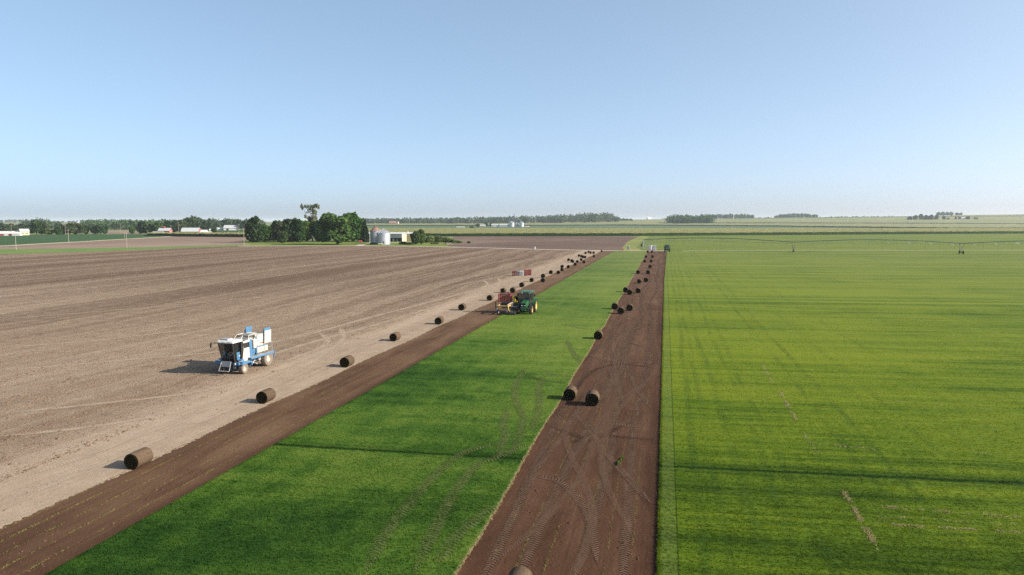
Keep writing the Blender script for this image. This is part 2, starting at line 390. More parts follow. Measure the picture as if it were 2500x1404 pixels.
def mk_track(name, c0, c1, op, chev=1., dk=(.03, .02, .015), pitch=.24, dkk=.6):
    n = NT(name); uv = n.sep(n.uv()); u, v = uv[0], uv[1]; p = n.pos()
    au = n.ma('ABSOLUTE', n.ma('SUBTRACT', u, .5))
    ph = n.ma('ADD', n.ma('DIVIDE', v, pitch), n.ma('MULTIPLY', au, 1.6))
    wv = n.ma('SINE', n.ma('MULTIPLY', ph, 2 * math.pi))
    bars = n.rng(n.ma('ADD', wv, n.ma('MULTIPLY', n.ma('SUBTRACT', n.noise(p, 6, 3), .5), 1.6)), -.1, .5)
    gate = n.rng(n.noise(n.comb(u, n.ma('MULTIPLY', v, .35), 0.), 1.2, 3), .30, .52)
    c = n.mix(n.noise(p, 3, 4, .7), c0, c1)
    c = n.mix(n.ma('MULTIPLY', n.ma('MULTIPLY', bars, gate), dkk), c, dk)
    al = n.ma('MULTIPLY', n.rng(au, .5, .30), n.rng(n.noise(n.comb(n.ma('MULTIPLY', u, 1.5), n.ma('MULTIPLY', v, .6), 5.), 1.3, 4, .7), .30, .52))
    b = n.bump(n.ma('MULTIPLY', wv, gate), .8 * chev, .05)
    return n.done(n.shader_mix(n.ma('MULTIPLY', al, op), n.transp(), n.bsdf(c, .95, 0, b, spec=.08)))
M['trk_soil'] = mk_track('tyre_track_soil', (.105, .060, .038), (.145, .088, .060), .7, dk=(.042, .021, .013), dkk=.42, pitch=.17)
M['trk_soil_dark'] = mk_track('tyre_track_soil_dark', (.050, .025, .016), (.075, .040, .027), .4, dk=(.020, .011, .007), dkk=.65, pitch=.19)
M['trk_soil_pale'] = mk_track('tyre_track_soil_pale', (.115, .068, .044), (.155, .097, .066), .36, chev=.4, dk=(.060, .032, .020), dkk=.3, pitch=.17)
M['trk_field'] = mk_track('tyre_track_field', (.33, .255, .185), (.39, .31, .23), .75, chev=.15, dk=(.17, .125, .09), dkk=.2, pitch=.17)
M['trk_lawn'] = mk_track('tyre_track_lawn', (.105, .125, .036), (.148, .158, .064), .5, dk=(.036, .058, .012), dkk=.42, pitch=.21)
M['trk_lawn_dark'] = mk_track('tyre_track_lawn_dark', (.040, .062, .012), (.07, .09, .02), .48, dk=(.020, .034, .008), dkk=.6, pitch=.19)

# ================================================================== THE SETTING
def ground_sheet():
    rad = [0] + list(np.geomspace(12, 21000, 90)); na = 180; V = [(0, 0, -.03)]; Fc = []
    for r in rad[1:]:
        for i in range(na):
            a = 2 * math.pi * i / na; x, y = r * math.cos(a), r * math.sin(a); V.append((x, y, -.03 + terrain(x, y)))
    for i in range(na): Fc.append((0, 1 + i, 1 + (i + 1) % na))
    for k in range(len(rad) - 2):
        for i in range(na):
            j = (i + 1) % na; b = 1 + k * na; Fc.append((b + i, b + na + i, b + na + j, b + j))
    me = bpy.data.meshes.new('ground'); me.from_pydata(V, [], Fc); me.update()
    for p in me.polygons: p.use_smooth = True
    o = link_mesh('ground', me, M['far_farmland']); tag(o, kind='structure')
ground_sheet()
def poly_sheet(name, pts, z, m, thick=0., kind='structure'):
    b = MB()
    if thick: b.prism(pts, 2, z - thick, z)
    else: b.quad(*[(x, y, z) for x, y in pts])
    o = b.build(name, m)
    if o.data.polygons[0].normal.z < 0 and not thick: o.data.flip_normals()
    tag(o, kind=kind); return o
# big bare field on the left (flat, in front of the gravel lane)
lane = [(-420, 205), (-242, 206), (-222, 240), (-213, 285), (-204.8, 304), (-150.4, 322), (-91, 312.8), (-56, 298.8), (-16.8, 288), (-5.8, 290.4), (0, 292)]
fld = [(-420, -60), (-24.6, -60), (-24.6, 150), (-24.6, 290.5)] + [p for p in reversed(lane) if p[0] < -26]
poly_sheet('tilled_field', fld, 0.0, M['tilled'])
def jag_rect(x0, x1, y0, y1, z, thick, m, name, jag=(.03, .03), kind='structure', far=None):
    """slab whose long edges wander a little, as a cut sod edge does"""
    ys = [y0]
    while ys[-1] < y1: ys.append(min(y1, ys[-1] + max(.12, (ys[-1] - 10) * .006 if ys[-1] > 10 else .4)))
    rnd = random.Random(name)
    L = []; Rr = []
    for i, y in enumerate(ys):
        wob = lambda s: rnd.uniform(-s, s) + s * 1.2 * math.sin(y * .35 + s * 100)
        L.append(x0 + wob(jag[0])); Rr.append(x1 + wob(jag[1]))
    V = []; Fc = []; n = len(ys)
    for i, y in enumerate(ys): V += [(L[i], y, z), (Rr[i], y, z), (L[i], y, z - thick), (Rr[i], y, z - thick)]
    for i in range(n - 1):
        a, b = 4 * i, 4 * i + 4
        Fc += [(a, a + 1, b + 1, b), (a, b, b + 2, a + 2), (a + 1, a + 3, b + 3, b + 1)]
    Fc += [(0, 2, 3, 1)]
    me = bpy.data.meshes.new(name); me.from_pydata(V, [], Fc); me.update()
    bm = bmesh.new(); bm.from_mesh(me); bmesh.ops.recalc_face_normals(bm, faces=bm.faces); bm.to_mesh(me); bm.free()
    if me.polygons[0].normal.z < 0: me.flip_normals()
    o = link_mesh(name, me, m); tag(o, kind=kind); return o, ys, L, Rr
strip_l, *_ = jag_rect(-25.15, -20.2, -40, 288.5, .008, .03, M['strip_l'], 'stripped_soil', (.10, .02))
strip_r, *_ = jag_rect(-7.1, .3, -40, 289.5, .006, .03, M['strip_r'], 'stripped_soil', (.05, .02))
lawn_m, lys, lL, lR = jag_rect(-20.3, -6.75, -40, 289.2, .055, .06, M['lawn'], 'lawn', (.040, .045))
def right_lawn():
    rnd = random.Random(3); ys = [-40.]
    while ys[-1] < 293: ys.append(ys[-1] + max(.12, (ys[-1] - 10) * .006 if ys[-1] > 10 else .4))
    V = []; Fc = []
    for y in ys:
        x0 = rnd.uniform(-.035, .03) + (0 if y < 150 else (y - 150) * .005)
        xe = 420.; yt = y
        k = max(0., (y + 40) / 333.)
        V += [(x0, y, .072), (60, y + 17 * k, .072), (xe, y + 96 * k, .072), (x0, y, -.025)]
    for i in range(len(ys) - 1):
        a, b = 4 * i, 4 * i + 4
        Fc += [(a, a + 1, b + 1, b), (a + 1, a + 2, b + 2, b + 1), (a, b, b + 3, a + 3)]
    me = bpy.data.meshes.new('lawn'); me.from_pydata(V, [], Fc); me.update()
    o = link_mesh('lawn', me, M['lawn']); tag(o, kind='structure'); return o, ys
lawn_r, rys = right_lawn()
# cut faces of the sod: a dark earth edge is a part of each lawn
def cut_edge(x, ys, z, parent, sgn):
    V = []; Fc = []; rnd = random.Random(11)
    for y in ys:
        xx = x(y) + sgn * (.012 + rnd.uniform(0, .012)); V += [(xx, y, z - .022 - rnd.uniform(0, .012)), (xx + sgn * .02, y, -.02)]
    for i in range(len(ys) - 1): Fc.append((2 * i, 2 * i + 1, 2 * i + 3, 2 * i + 2))
    me = bpy.data.meshes.new('cut_edge'); me.from_pydata(V, [], Fc); me.update(); link_mesh('cut_edge', me, M['trk_edge'], parent)
simple_ground('trk_edge', (.03, .02, .015), (.07, .045, .03), (1, 1), 8.)
cut_edge(lambda y: -.02 + (0 if y < 150 else (y - 150) * .005), rys, .072, lawn_r, -1)
# gravel lane
def ribbon(name, pts, wd, z, m, kind='structure', parent=None, n=8):
    V = []; Fc = []; P2 = [Vector((a, b, 0)) for a, b in pts]; fin = []
    for i in range(len(P2) - 1):
        p0 = P2[max(0, i - 1)]; p1 = P2[i]; p2 = P2[i + 1]; p3 = P2[min(len(P2) - 1, i + 2)]
        for k in range(n):
            t = k / n; fin.append(.5 * ((2 * p1) + (-p0 + p2) * t + (2 * p0 - 5 * p1 + 4 * p2 - p3) * t * t + (-p0 + 3 * p1 - 3 * p2 + p3) * t ** 3))
    fin.append(P2[-1]); ln = [0.]
    for a, b in zip(fin, fin[1:]): ln.append(ln[-1] + (b - a).length)
    for i, p in enumerate(fin):
        d = (fin[min(i + 1, len(fin) - 1)] - fin[max(i - 1, 0)]).normalized(); tq = i / (len(fin) - 1); s = Vector((-d.y, d.x, 0)) * (wd / 2) * (min(1, tq * 7 + .05, (1 - tq) * 7 + .05) if parent is not None else 1)
        V += [tuple(p + s + Vector((0, 0, z))), tuple(p - s + Vector((0, 0, z)))]
    for i in range(len(fin) - 1): Fc.append((2 * i, 2 * i + 1, 2 * i + 3, 2 * i + 2))
    me = bpy.data.meshes.new(name); me.from_pydata(V, [], Fc); me.update()
    if me.polygons[0].normal.z < 0: me.flip_normals()
    ul = me.uv_layers.new(name='UVMap')
    for poly in me.polygons:
        for li in poly.loop_indices:
            vi = me.loops[li].vertex_index; ul.data[li].uv = (vi % 2, ln[vi // 2])
    o = link_mesh(name, me, m, parent)
    if parent is None: tag(o, kind=kind)
    return o
ribbon('lane', [(-204.8, 305.5), (-180, 314), (-150.4, 323.4), (-120, 320), (-91, 313.6), (-56, 299.6), (-30, 293), (-14, 291.2), (8, 293.5)], 4.0, .016, M['gravel'])
ribbon('lane', [(7.5, 293.6), (52.5, 308.0), (100, 320), (146, 330), (260, 352)], 1.6, .084, M['gravel'])
# land behind the lane
poly_sheet('bare_field', [(-16.9, 292.5), (-56, 302), (-92, 316), (-105, 330), (-168, 545), (-21, 580), (-22, 420), (-19.4, 329)], .004, M['dark_soil'])
poly_sheet('headland', [(-16.9, 292.5), (-19.4, 329), (-22, 420), (-21, 580), (-20, 596), (120, 676), (130, 340), (52, 309), (7, 295)], .002, M['headland_grass'])
poly_sheet('lawn', [(-9, 296), (7, 295.5), (52, 311), (146, 333), (420, 392), (420, 850), (355.5, 801), (138.2, 685), (-12, 600), (-14, 420), (-13, 330)], .010, M['lawn'])
poly_sheet('yard', [(-205, 307), (-150, 325), (-120, 323), (-96, 317), (-106, 332), (-128, 410), (-150, 470), (-260, 440), (-262, 395), (-213, 330)], .006, M['yard_grass'])
ribbon('driveway', [(-150, 325), (-156, 345), (-157, 365), (-150, 385), (-146, 395)], 4, .012, M['gravel'])
poly_sheet('verge', [(-420, 205), (-242, 206), (-222, 240), (-213, 285), (-204.8, 304), (-204, 309), (-215, 325), (-236, 290), (-262, 262), (-300, 240), (-420, 215)], .004, M['green_verge'])
poly_sheet('bare_field', [(-600, 180), (-300, 240), (-262, 262), (-236, 290), (-215, 325), (-262, 395), (-275, 440), (-330, 500), (-388, 491), (-342, 354), (-318, 280), (-345, 215)], .002, M['brown_soil'])
ribbon('gravel_road', [(-300, 215), (-319, 281), (-330, 315), (-343, 356), (-362, 410), (-389, 492), (-402, 530)], 5, .02, M['gravel'])
ribbon('gravel_road', [(-900, 330), (-579, 512), (-500, 556), (-402, 613), (-250, 702)], 6, .03, M['gravel'])
poly_sheet('bean_field', [(-322, 282), (-346, 356), (-392, 492), (-404, 525), (-480, 560), (-579, 508), (-640, 472), (-560, 250)], .3, M['bean_crop'], .3)
ribbon('puddle', [G(1143, 604.6), G(1165, 604.4), G(1186, 605)], 1.6, .022, M['water'])

def drape(name, px0, px1, d0, d1, h, m, m_side=None, nx=40, ny=10, label=None, cat=None, kind='structure', bump=0., wall=0.):
    """a field between two distances over a range of bearings, lying on the terrain, h metres high"""
    V = []; Fc = []; rnd = random.Random(name + str(px0))
    f0 = d0 if callable(d0) else (lambda t: d0); f1 = d1 if callable(d1) else (lambda t: d1)
    for j in range(ny + 1):
        for i in range(nx + 1):
            px = px0 + (px1 - px0) * i / nx; d = f0(px) + (f1(px) - f0(px)) * (j / ny)
            x, y = P(px, d); V.append((x, y, terrain(x, y) + h + rnd.uniform(-bump, bump)))
    for j in range(ny):
        for i in range(nx): a = j * (nx + 1) + i; Fc.append((a, a + 1, a + nx + 2, a + nx + 1))
    me = bpy.data.meshes.new(name); me.from_pydata(V, [], Fc); me.update()
    o = link_mesh(name, me, m); tag(o, label, cat, kind=kind)
    if wall:
        W = []; Wf = []
        for i in range(nx + 1):
            x, y, z = V[i]; W += [(x, y, z), (x, y, z - wall)]
        for i in range(nx): Wf.append((2 * i, 2 * i + 1, 2 * i + 3, 2 * i + 2))
        k = len(W)
        for e in ((0, nx) if px0 < 890 + 20 else ()):
            col = [V[j * (nx + 1) + e] for j in range(ny + 1)]; b = len(W)
            for x, y, z in col: W += [(x, y, z), (x, y, z - wall)]
            for j in range(ny): Wf.append((b + 2 * j, b + 2 * j + 1, b + 2 * j + 3, b + 2 * j + 2))
        me2 = bpy.data.meshes.new('crop_edge'); me2.from_pydata(W, [], Wf); me2.update(); link_mesh('crop_edge', me2, m_side, o)
    return o
cornA = lambda px: float(np.interp(px, [880, 900, 1120, 1560, 2000, 2500, 2900], [560, 566, 567, 583, 637, 703, 760]))
drape('corn_field', 900, 2900, cornA, lambda px: 1050, 2.4, M['corn_tassel'], M['corn_side_shade'], 220, 12, 'tall tasselled corn with a dark green front edge behind the turf', 'corn', 'stuff', .22, 2.4)
beanB = lambda px: float(np.interp(px, [870, 1500, 1900, 2300, 3000], [1740, 1740, 1560, 1120, 1052]))
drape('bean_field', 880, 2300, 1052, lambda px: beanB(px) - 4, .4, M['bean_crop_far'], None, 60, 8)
drape('corn_field', 870, 3000, beanB, lambda px: 2440, 2.6, M['dry_crop'], M['corn_side_shade'], 200, 16, 'far pale crop between the bean strip and the long wood', 'corn', 'stuff', .3, 2.6)
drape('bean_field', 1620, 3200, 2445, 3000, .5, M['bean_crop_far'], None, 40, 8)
drape('corn_strip', 1640, 2500, lambda px: float(np.interp(px, [1640, 2500], [1900, 1700])), lambda px: float(np.interp(px, [1640, 2500], [1930, 1720])), 3.6, M['corn_side_shade'], M['corn_side_shade'], 60, 2, 'thin dark green strip through the far pale crop on the right', 'corn', 'stuff', .3, 1.0)
drape('corn_field', 2320, 3200, 2500, 2900, 2.6, M['corn_tassel'], M['corn_side_shade'], 40, 5, 'corn on the crest of the right hand hill', 'corn', 'stuff', .3, 2.6)
drape('corn_field', 362, 606, lambda px: float(np.interp(px, [362, 606], [575, 535])), lambda px: float(np.interp(px, [362, 606], [640, 640])), 2.3, M['corn_tassel'], M['corn_side_shade'], 60, 4, 'corn strip beyond the bare field left of the grove', 'corn', 'stuff', .22, 2.3)
drape('stubble_field', 255, 345, 690, 880, .05, M['brown_soil'], None, 6, 3)
drape('stubble_field', 150, 215, 1500, 2400, .05, M['dry_crop'], None, 6, 6)
drape('bean_field', 520, 600, 790, 980, .4, M['bean_crop'], None, 6, 3)
drape('stubble_field', -100, 330, 2100, 3300, .05, M['dry_crop'], None, 20, 6)

# ================================================================== GROUND COVER CLOSE TO THE CAMERA
rs = np.random.RandomState(5)
def in_view(x, y, margin=2.5):
    xc = x * CY + y * SY; yc = -x * SY + y * CY
    return (np.abs(xc) < yc * .745 + margin) & (yc > 17)
def scatter(x0, x1, dens, d0, d1, ref):
    """random points between x0 and x1, thinning out with distance; dens per m2 at distance ref"""
    pts = []
    ys = np.geomspace(d0, d1, 40)
    for a, b in zip(ys, ys[1:]):
        ym = (a + b) / 2; xr = min(x1, ym * .53 + 14); xl = max(x0, -ym * 1.15 - 12)
        if xr <= xl: continue
        n = int((xr - xl) * (b - a) * dens * min(1., (ref / ym) ** 2))
        pts.append(np.stack([rs.uniform(xl, xr, n), rs.uniform(a, b, n)], 1))
    p = np.concatenate(pts); return p[in_view(p[:, 0], p[:, 1])]
def blades(p, z, hmin, hmax, wd, nb=3, lean=.6, spread=.03):
    n = len(p); V = []; k = 0
    for b in range(nb):
        a = rs.uniform(0, 2 * np.pi, n); h = rs.uniform(hmin, hmax, n); la = rs.uniform(0, 2 * np.pi, n); ll = rs.uniform(0, lean, n) * h
        cx = p[:, 0] + rs.normal(0, spread, n); cy = p[:, 1] + rs.normal(0, spread, n); dx = np.cos(a) * wd / 2; dy = np.sin(a) * wd / 2
        zz = np.full(n, z)
        V.append(np.stack([np.stack([cx - dx, cy - dy, zz], 1), np.stack([cx + dx, cy + dy, zz], 1),
                           np.stack([cx + np.cos(la) * ll, cy + np.sin(la) * ll, zz + h], 1)], 1))
    V = np.concatenate(V).reshape(-1, 3); return V, np.arange(len(V)).reshape(-1, 3)
V, Fc = blades(scatter(.02, 60, 150, 15, 110, 27), .066, .03, .075, .028)
o = link_mesh('grass_blades', np_mesh('grass_blades', V, Fc), M['blades']); tag(o, 'short upright turf blades on the wide lawn right of the cut edge', 'grass', kind='stuff')
V, Fc = blades(scatter(-20.25, -6.8, 170, 14, 110, 27), .049, .03, .085, .030)
o = link_mesh('grass_blades', np_mesh('grass_blades', V, Fc), M['blades']); tag(o, 'short upright turf blades on the lawn strip between the bare strips', 'grass', kind='stuff')
# ragged fringes along the cut edges
def fringe(xf, y0, y1, n, z, m, name, label, h=(.03, .08), spread=.02):
    t = rs.uniform(0, 1, n) ** 1.8; y = y0 + (y1 - y0) * t
    p = np.stack([np.array([xf(v) for v in y]) + rs.normal(0, spread, n), y], 1)
    V, Fc = blades(p, z, h[0], h[1], .022, 3, .9); o = link_mesh(name, np_mesh(name, V, Fc), m); tag(o, label, 'grass', kind='stuff')
n_ = NT('straw'); n_c = n_.mix(n_.noise(n_.pos(), 3, 3), (.28, .235, .105), (.42, .355, .18))
M['straw'] = n_.done(n_.shader_mix(.3, n_.bsdf(n_c, .8, 0), n_.transl(n_c)))
n_ = NT('sliver_grass'); n_c = n_.mix(n_.rng(n_.noise(n_.pos(), 2.2, 4, .7), .35, .65), (.11, .12, .028), (.25, .205, .075))
M['sliver'] = n_.done(n_.shader_mix(.3, n_.bsdf(n_c, .8, 0), n_.transl(n_c)))
xl_ = np.array(lR); yl_ = np.array(lys)
fringe(lambda v: float(np.interp(v, yl_, xl_)) + .01, 16, 200, 15000, .03, M['straw'], 'cut_fringe', 'pale straw fringe along the cut edge beside the reddish soil strip', (.02, .06), .018)
fringe(lambda v: 0.01, 16, 120, 9000, .06, M['blades'], 'cut_fringe', 'grass fringe hanging over the shadowed cut edge of the right lawn', (.03, .08), .02)
fringe(lambda v: -20.28, 16, 120, 7000, .05, M['blades'], 'cut_fringe', 'green fringe along the left edge of the middle lawn', (.02, .06), .02)
# slivers of turf left standing between the cutter's passes
def slivers(xs, y0, y1, per, z, name, label, gate):
    P_ = []
    for x in xs:
        y = y0 + (y1 - y0) * rs.uniform(0, 1, per) ** 1.9
        g1 = rs.uniform(-1, 1, 800); g2 = rs.uniform(-1, 1, 200)
        f = np.interp(y, np.arange(800) * .32, g1) + .9 * np.interp(y, np.arange(200) * 2.6, g2) + rs.normal(0, .7, per)
        y = y[f > gate]; P_.append(np.stack([x + .05 * np.sin(y * .15 + x) + rs.normal(0, .022, len(y)), y], 1))
    V, Fc = blades(np.concatenate(P_), z, .012, .045, .025, 3, 1.2, .016)
    o = link_mesh(name, np_mesh(name, V, Fc), M['sliver']); tag(o, label, 'grass', kind='stuff')
slivers([-25.12, -24.15, -23.2, -22.25, -21.3], 15, 250, 5200, .006, 'turf_slivers', 'thin yellow green turf slivers in lines along the left bare strip', -.1)
slivers([-5.75, -4.8, -3.85, -2.85, -1.9, -.95], 15, 250, 4200, .004, 'turf_slivers', 'thin broken turf slivers in lines along the right bare strip', .15)
# dead grass clumps on the right lawn
def clump_lines(lines, name, label):
    P_ = []
    for (xa, ya, xb, yb, n, sp) in lines:
        t = rs.uniform(0, 1, n); f = np.sin(t * 37 + xa) + np.sin(t * 17 + ya) + rs.normal(0, .5, n); t = t[f > .2]
        P_.append(np.stack([xa + (xb - xa) * t + rs.normal(0, sp, len(t)), ya + (yb - ya) * t + rs.normal(0, sp, len(t))], 1))
    V, Fc = blades(np.concatenate(P_), .07, .02, .06, .035, 3, 1.2, .03)
    o = link_mesh(name, np_mesh(name, V, Fc), M['straw']); tag(o, label, 'dead grass', kind='stuff')
c_ = [(*G(2060, 1205), *G(2145, 1350), 1300, .06), (*G(1905, 960), *G(1950, 1040), 600, .06), (*G(1860, 890), *G(1885, 935), 320, .05), (*G(1960, 1060), *G(1998, 1108), 160, .05), (*G(1815, 812), *G(1832, 842), 70, .05)]
clump_lines(c_, 'dead_grass_clumps', 'broken line of pale dead grass running away from the camera on the right lawn')
c_ = [(*G(2130, 1283), *G(2490, 1305), 700, .05), (*G(2135, 1240), *G(2490, 1268), 520, .08), (*G(2000, 1088), *G(2135, 1100), 200, .05), (*G(2155, 1265), *G(2480, 1286), 120, .08), (*G(2385, 1110), *G(2415, 1112), 40, .05), (*G(2160, 980), *G(2420, 998), 120, .06), (*G(2150, 1268), *G(2165, 1270), 40, .06)]
clump_lines(c_, 'dead_grass_clumps', 'scattered rows of pale dead grass clumps across the right lawn')
# clods on the bare field
p = scatter(-75, -25.4, 60, 14, 120, 30)
f = np.sin(p[:, 0] * .9 + np.sin(p[:, 1] * .05) * 2) + np.sin(p[:, 0] * 2.3 + 1.3) + rs.normal(0, .9, len(p)) + np.where(p[:, 0] + .012 * p[:, 1] > -29.5, -2.6, .3)
p = p[f > .5]; n = len(p)
octa = np.array([(1, 0, 0), (-1, 0, 0), (0, 1, 0), (0, -1, 0), (0, 0, 1)], float); of = np.array([(0, 2, 4), (2, 1, 4), (1, 3, 4), (3, 0, 4)])
sz = rs.gamma(2.0, .014, n) + .014
V = octa[None] * sz[:, None, None] * rs.uniform(.6, 1.4, (n, 5, 1)); V[:, :, 2] *= .8
an = rs.uniform(0, 6.28, n); c, s_ = np.cos(an)[:, None], np.sin(an)[:, None]
V = np.stack([V[:, :, 0] * c - V[:, :, 1] * s_ + p[:, 0:1], V[:, :, 0] * s_ + V[:, :, 1] * c + p[:, 1:2], V[:, :, 2]], 2).reshape(-1, 3)
Fc = (of[None] + (np.arange(n) * 5)[:, None, None]).reshape(-1, 3)
paint('clod', (.15, .102, .070), .98, var=.55, scale=1.3, spec=.05)
o = link_mesh('soil_clods', np_mesh('soil_clods', V, Fc), M['clod']); tag(o, 'crumbly brown soil clods strewn over the bare field', 'soil', kind='stuff')

def crumbs(x0, x1, dens, col, label):
    p = scatter(x0, x1, dens, 14, 90, 28); n = len(p)
    f = np.sin(p[:, 0] * 3.1 + p[:, 1] * .2) + np.sin(p[:, 1] * .9 + p[:, 0]) + rs.normal(0, 1., n); p = p[f > .6]; n = len(p)
    sz = rs.gamma(1.6, .010, n) + .008; V = octa[None] * sz[:, None, None] * rs.uniform(.6, 1.4, (n, 5, 1)); V[:, :, 2] *= .8
    V = np.stack([V[:, :, 0] + p[:, 0:1], V[:, :, 1] + p[:, 1:2], V[:, :, 2] + .005], 2).reshape(-1, 3)
    paint(col[0], col[1], .98, var=.5, scale=2., spec=.05)
    o = link_mesh('soil_crumbs', np_mesh('soil_crumbs', V, (of[None] + (np.arange(n) * 5)[:, None, None]).reshape(-1, 3)), M[col[0]]); tag(o, label, 'soil', kind='stuff')
crumbs(-6.7, -.15, 45, ('crumb_r', (.068, .035, .022)), 'dark soil crumbs strewn over the right reddish strip')
crumbs(-25.1, -20.4, 30, ('crumb_l', (.095, .055, .036)), 'brown soil crumbs strewn over the left bare strip')

# tyre marks lie on the ground piece they are pressed into
def trk(parent, pts, wd, z, m): ribbon('tyre_track', pts, wd, z, m, parent=parent, n=14)
tf = bpy.data.objects['tilled_field']
zt = .010
for k, (x0, wob, ya, yb, mm) in enumerate([(-5.9, .25, 18, 60, 'trk_soil'), (-4.3, .3, 18, 70, 'trk_soil'), (-2.9, .35, 18, 90, 'trk_soil'), (-1.3, .25, 18, 80, 'trk_soil'), (-5.2, .5, 40, 150, 'trk_soil'), (-3.3, .6, 50, 200, 'trk_soil'), (-1.6, .4, 60, 240, 'trk_soil')]):
    pts = [(x0 + wob * math.sin(y * .11 + k * 2.1), y) for y in np.linspace(ya, yb, 9)]; trk(strip_r, pts, .55, zt + .0008 * k, M[mm])
cross = [[(1340, 1040), (1400, 1062), (1450, 1075), (1500, 1050), (1545, 1030)], [(1600, 1075), (1520, 1068), (1450, 1062), (1390, 1085)], [(1395, 1120), (1440, 1060), (1480, 1035), (1560, 1045)],
         [(1470, 1010), (1500, 900), (1490, 840), (1530, 800)], [(1590, 1000), (1545, 930), (1530, 860), (1545, 810)], [(1400, 960), (1450, 905), (1520, 890), (1600, 900)],
         [(1290, 1160), (1370, 1180), (1430, 1250), (1460, 1380)], [(1250, 1240), (1330, 1120), (1390, 1040), (1430, 960)], [(1590, 1230), (1500, 1130), (1440, 1050), (1400, 1000)], [(1440, 870), (1500, 830), (1580, 850)], [(1420, 800 + 60), (1480, 880), (1600, 885)], [(1510, 790), (1560, 780), (1610, 786)]]
for k, c_ in enumerate(cross):
    trk(strip_r, [G(*q) for q in c_], .5, .0165 + .0008 * k, M['trk_soil_dark' if k in (0, 1, 5) else 'trk_soil'])
for k, (x0, x1, ya, yb, bend) in enumerate([(-6.0, -1.2, 22, 52, .8), (-1.0, -5.4, 26, 60, -.9), (-5.2, -2.0, 40, 95, 1.0), (-2.2, -5.9, 44, 100, -.8), (-4.6, -.8, 70, 150, .9), (-.9, -5.0, 80, 170, -1.0), (-3.4, -4.6, 20, 46, 1.1), (-2.4, -.9, 30, 70, -1.0), (-5.8, -4.0, 60, 140, .7), (-4.4, -2.6, 110, 230, 1.0)]):
    pts = [(x0 + (x1 - x0) * t + bend * math.sin(math.pi * 2 * t), ya + (yb - ya) * t) for t in np.linspace(0, 1, 8)]; trk(strip_r, pts, .45, .0265 + .0008 * k, M['trk_soil_pale'])
zl = .060
lawn_tr = [([(1275, 908), (1296, 921), (1328, 932), (1389, 937)], 'trk_lawn_dark'), ([(1334, 906), (1350, 917), (1375, 920), (1400, 921)], 'trk_lawn'), ([(1384, 830), (1392, 850), (1404, 869), (1420, 890)], 'trk_lawn'),
           ([(1285, 900), (1258, 944), (1262, 985), (1276, 1020), (1268, 1065), (1250, 1110)], 'trk_lawn'), ([(1330, 915), (1316, 950), (1318, 985), (1310, 1020), (1298, 1055)], 'trk_lawn'),
           ([(890, 1404), (940, 1310), (1010, 1220), (1075, 1150), (1140, 1105), (1226, 1083)], 'trk_lawn'), ([(1010, 1404), (1060, 1300), (1105, 1215), (1158, 1143), (1215, 1118), (1290, 1085)], 'trk_lawn'), ([(1070, 1380), (1110, 1318), (1170, 1265), (1215, 1238)], 'trk_lawn'),
           ([(1440, 798), (1395, 795), (1370, 792)], 'trk_lawn'), ([(1450, 805), (1420, 803), (1390, 797)], 'trk_lawn'), ([(1215, 1120), (1235, 1060), (1228, 1040), (1240, 1000)], 'trk_lawn')]
for k, (c_, mm) in enumerate(lawn_tr): trk(lawn_m, [G(*q) for q in c_], .66, zl + .001 * k, M[mm])
for k, c_ in enumerate([[(640, 872), (760, 836), (1000, 768), (1250, 688), (1390, 645)], [(700, 832), (900, 776), (1100, 724), (1240, 684), (1350, 650)], [(780, 812), (800, 830), (780, 850), (700, 880)], [(830, 800), (838, 822), (820, 845), (760, 870)],
                        [(1215, 678), (1220, 690), (1195, 702), (1120, 720)], [(1180, 684), (1190, 695), (1170, 707)], [(0, 905), (300, 880), (600, 850), (800, 800)], [(0, 1010), (250, 985), (520, 950), (720, 890), (900, 820)], [(0, 1065), (200, 1045), (420, 1010), (560, 970)], [(0, 1180), (300, 1080), (700, 920), (1000, 800)], [(0, 1235), (300, 1110), (700, 940), (980, 815)], [(1100, 700), (1250, 668), (1400, 630)], [(0, 850), (250, 830), (500, 800)], [(0, 780), (350, 752), (700, 720)]]):
    trk(tf, [G(*q) for q in c_], .6 if k > 5 else .8, .006 + .0012 * k, M['trk_field'])

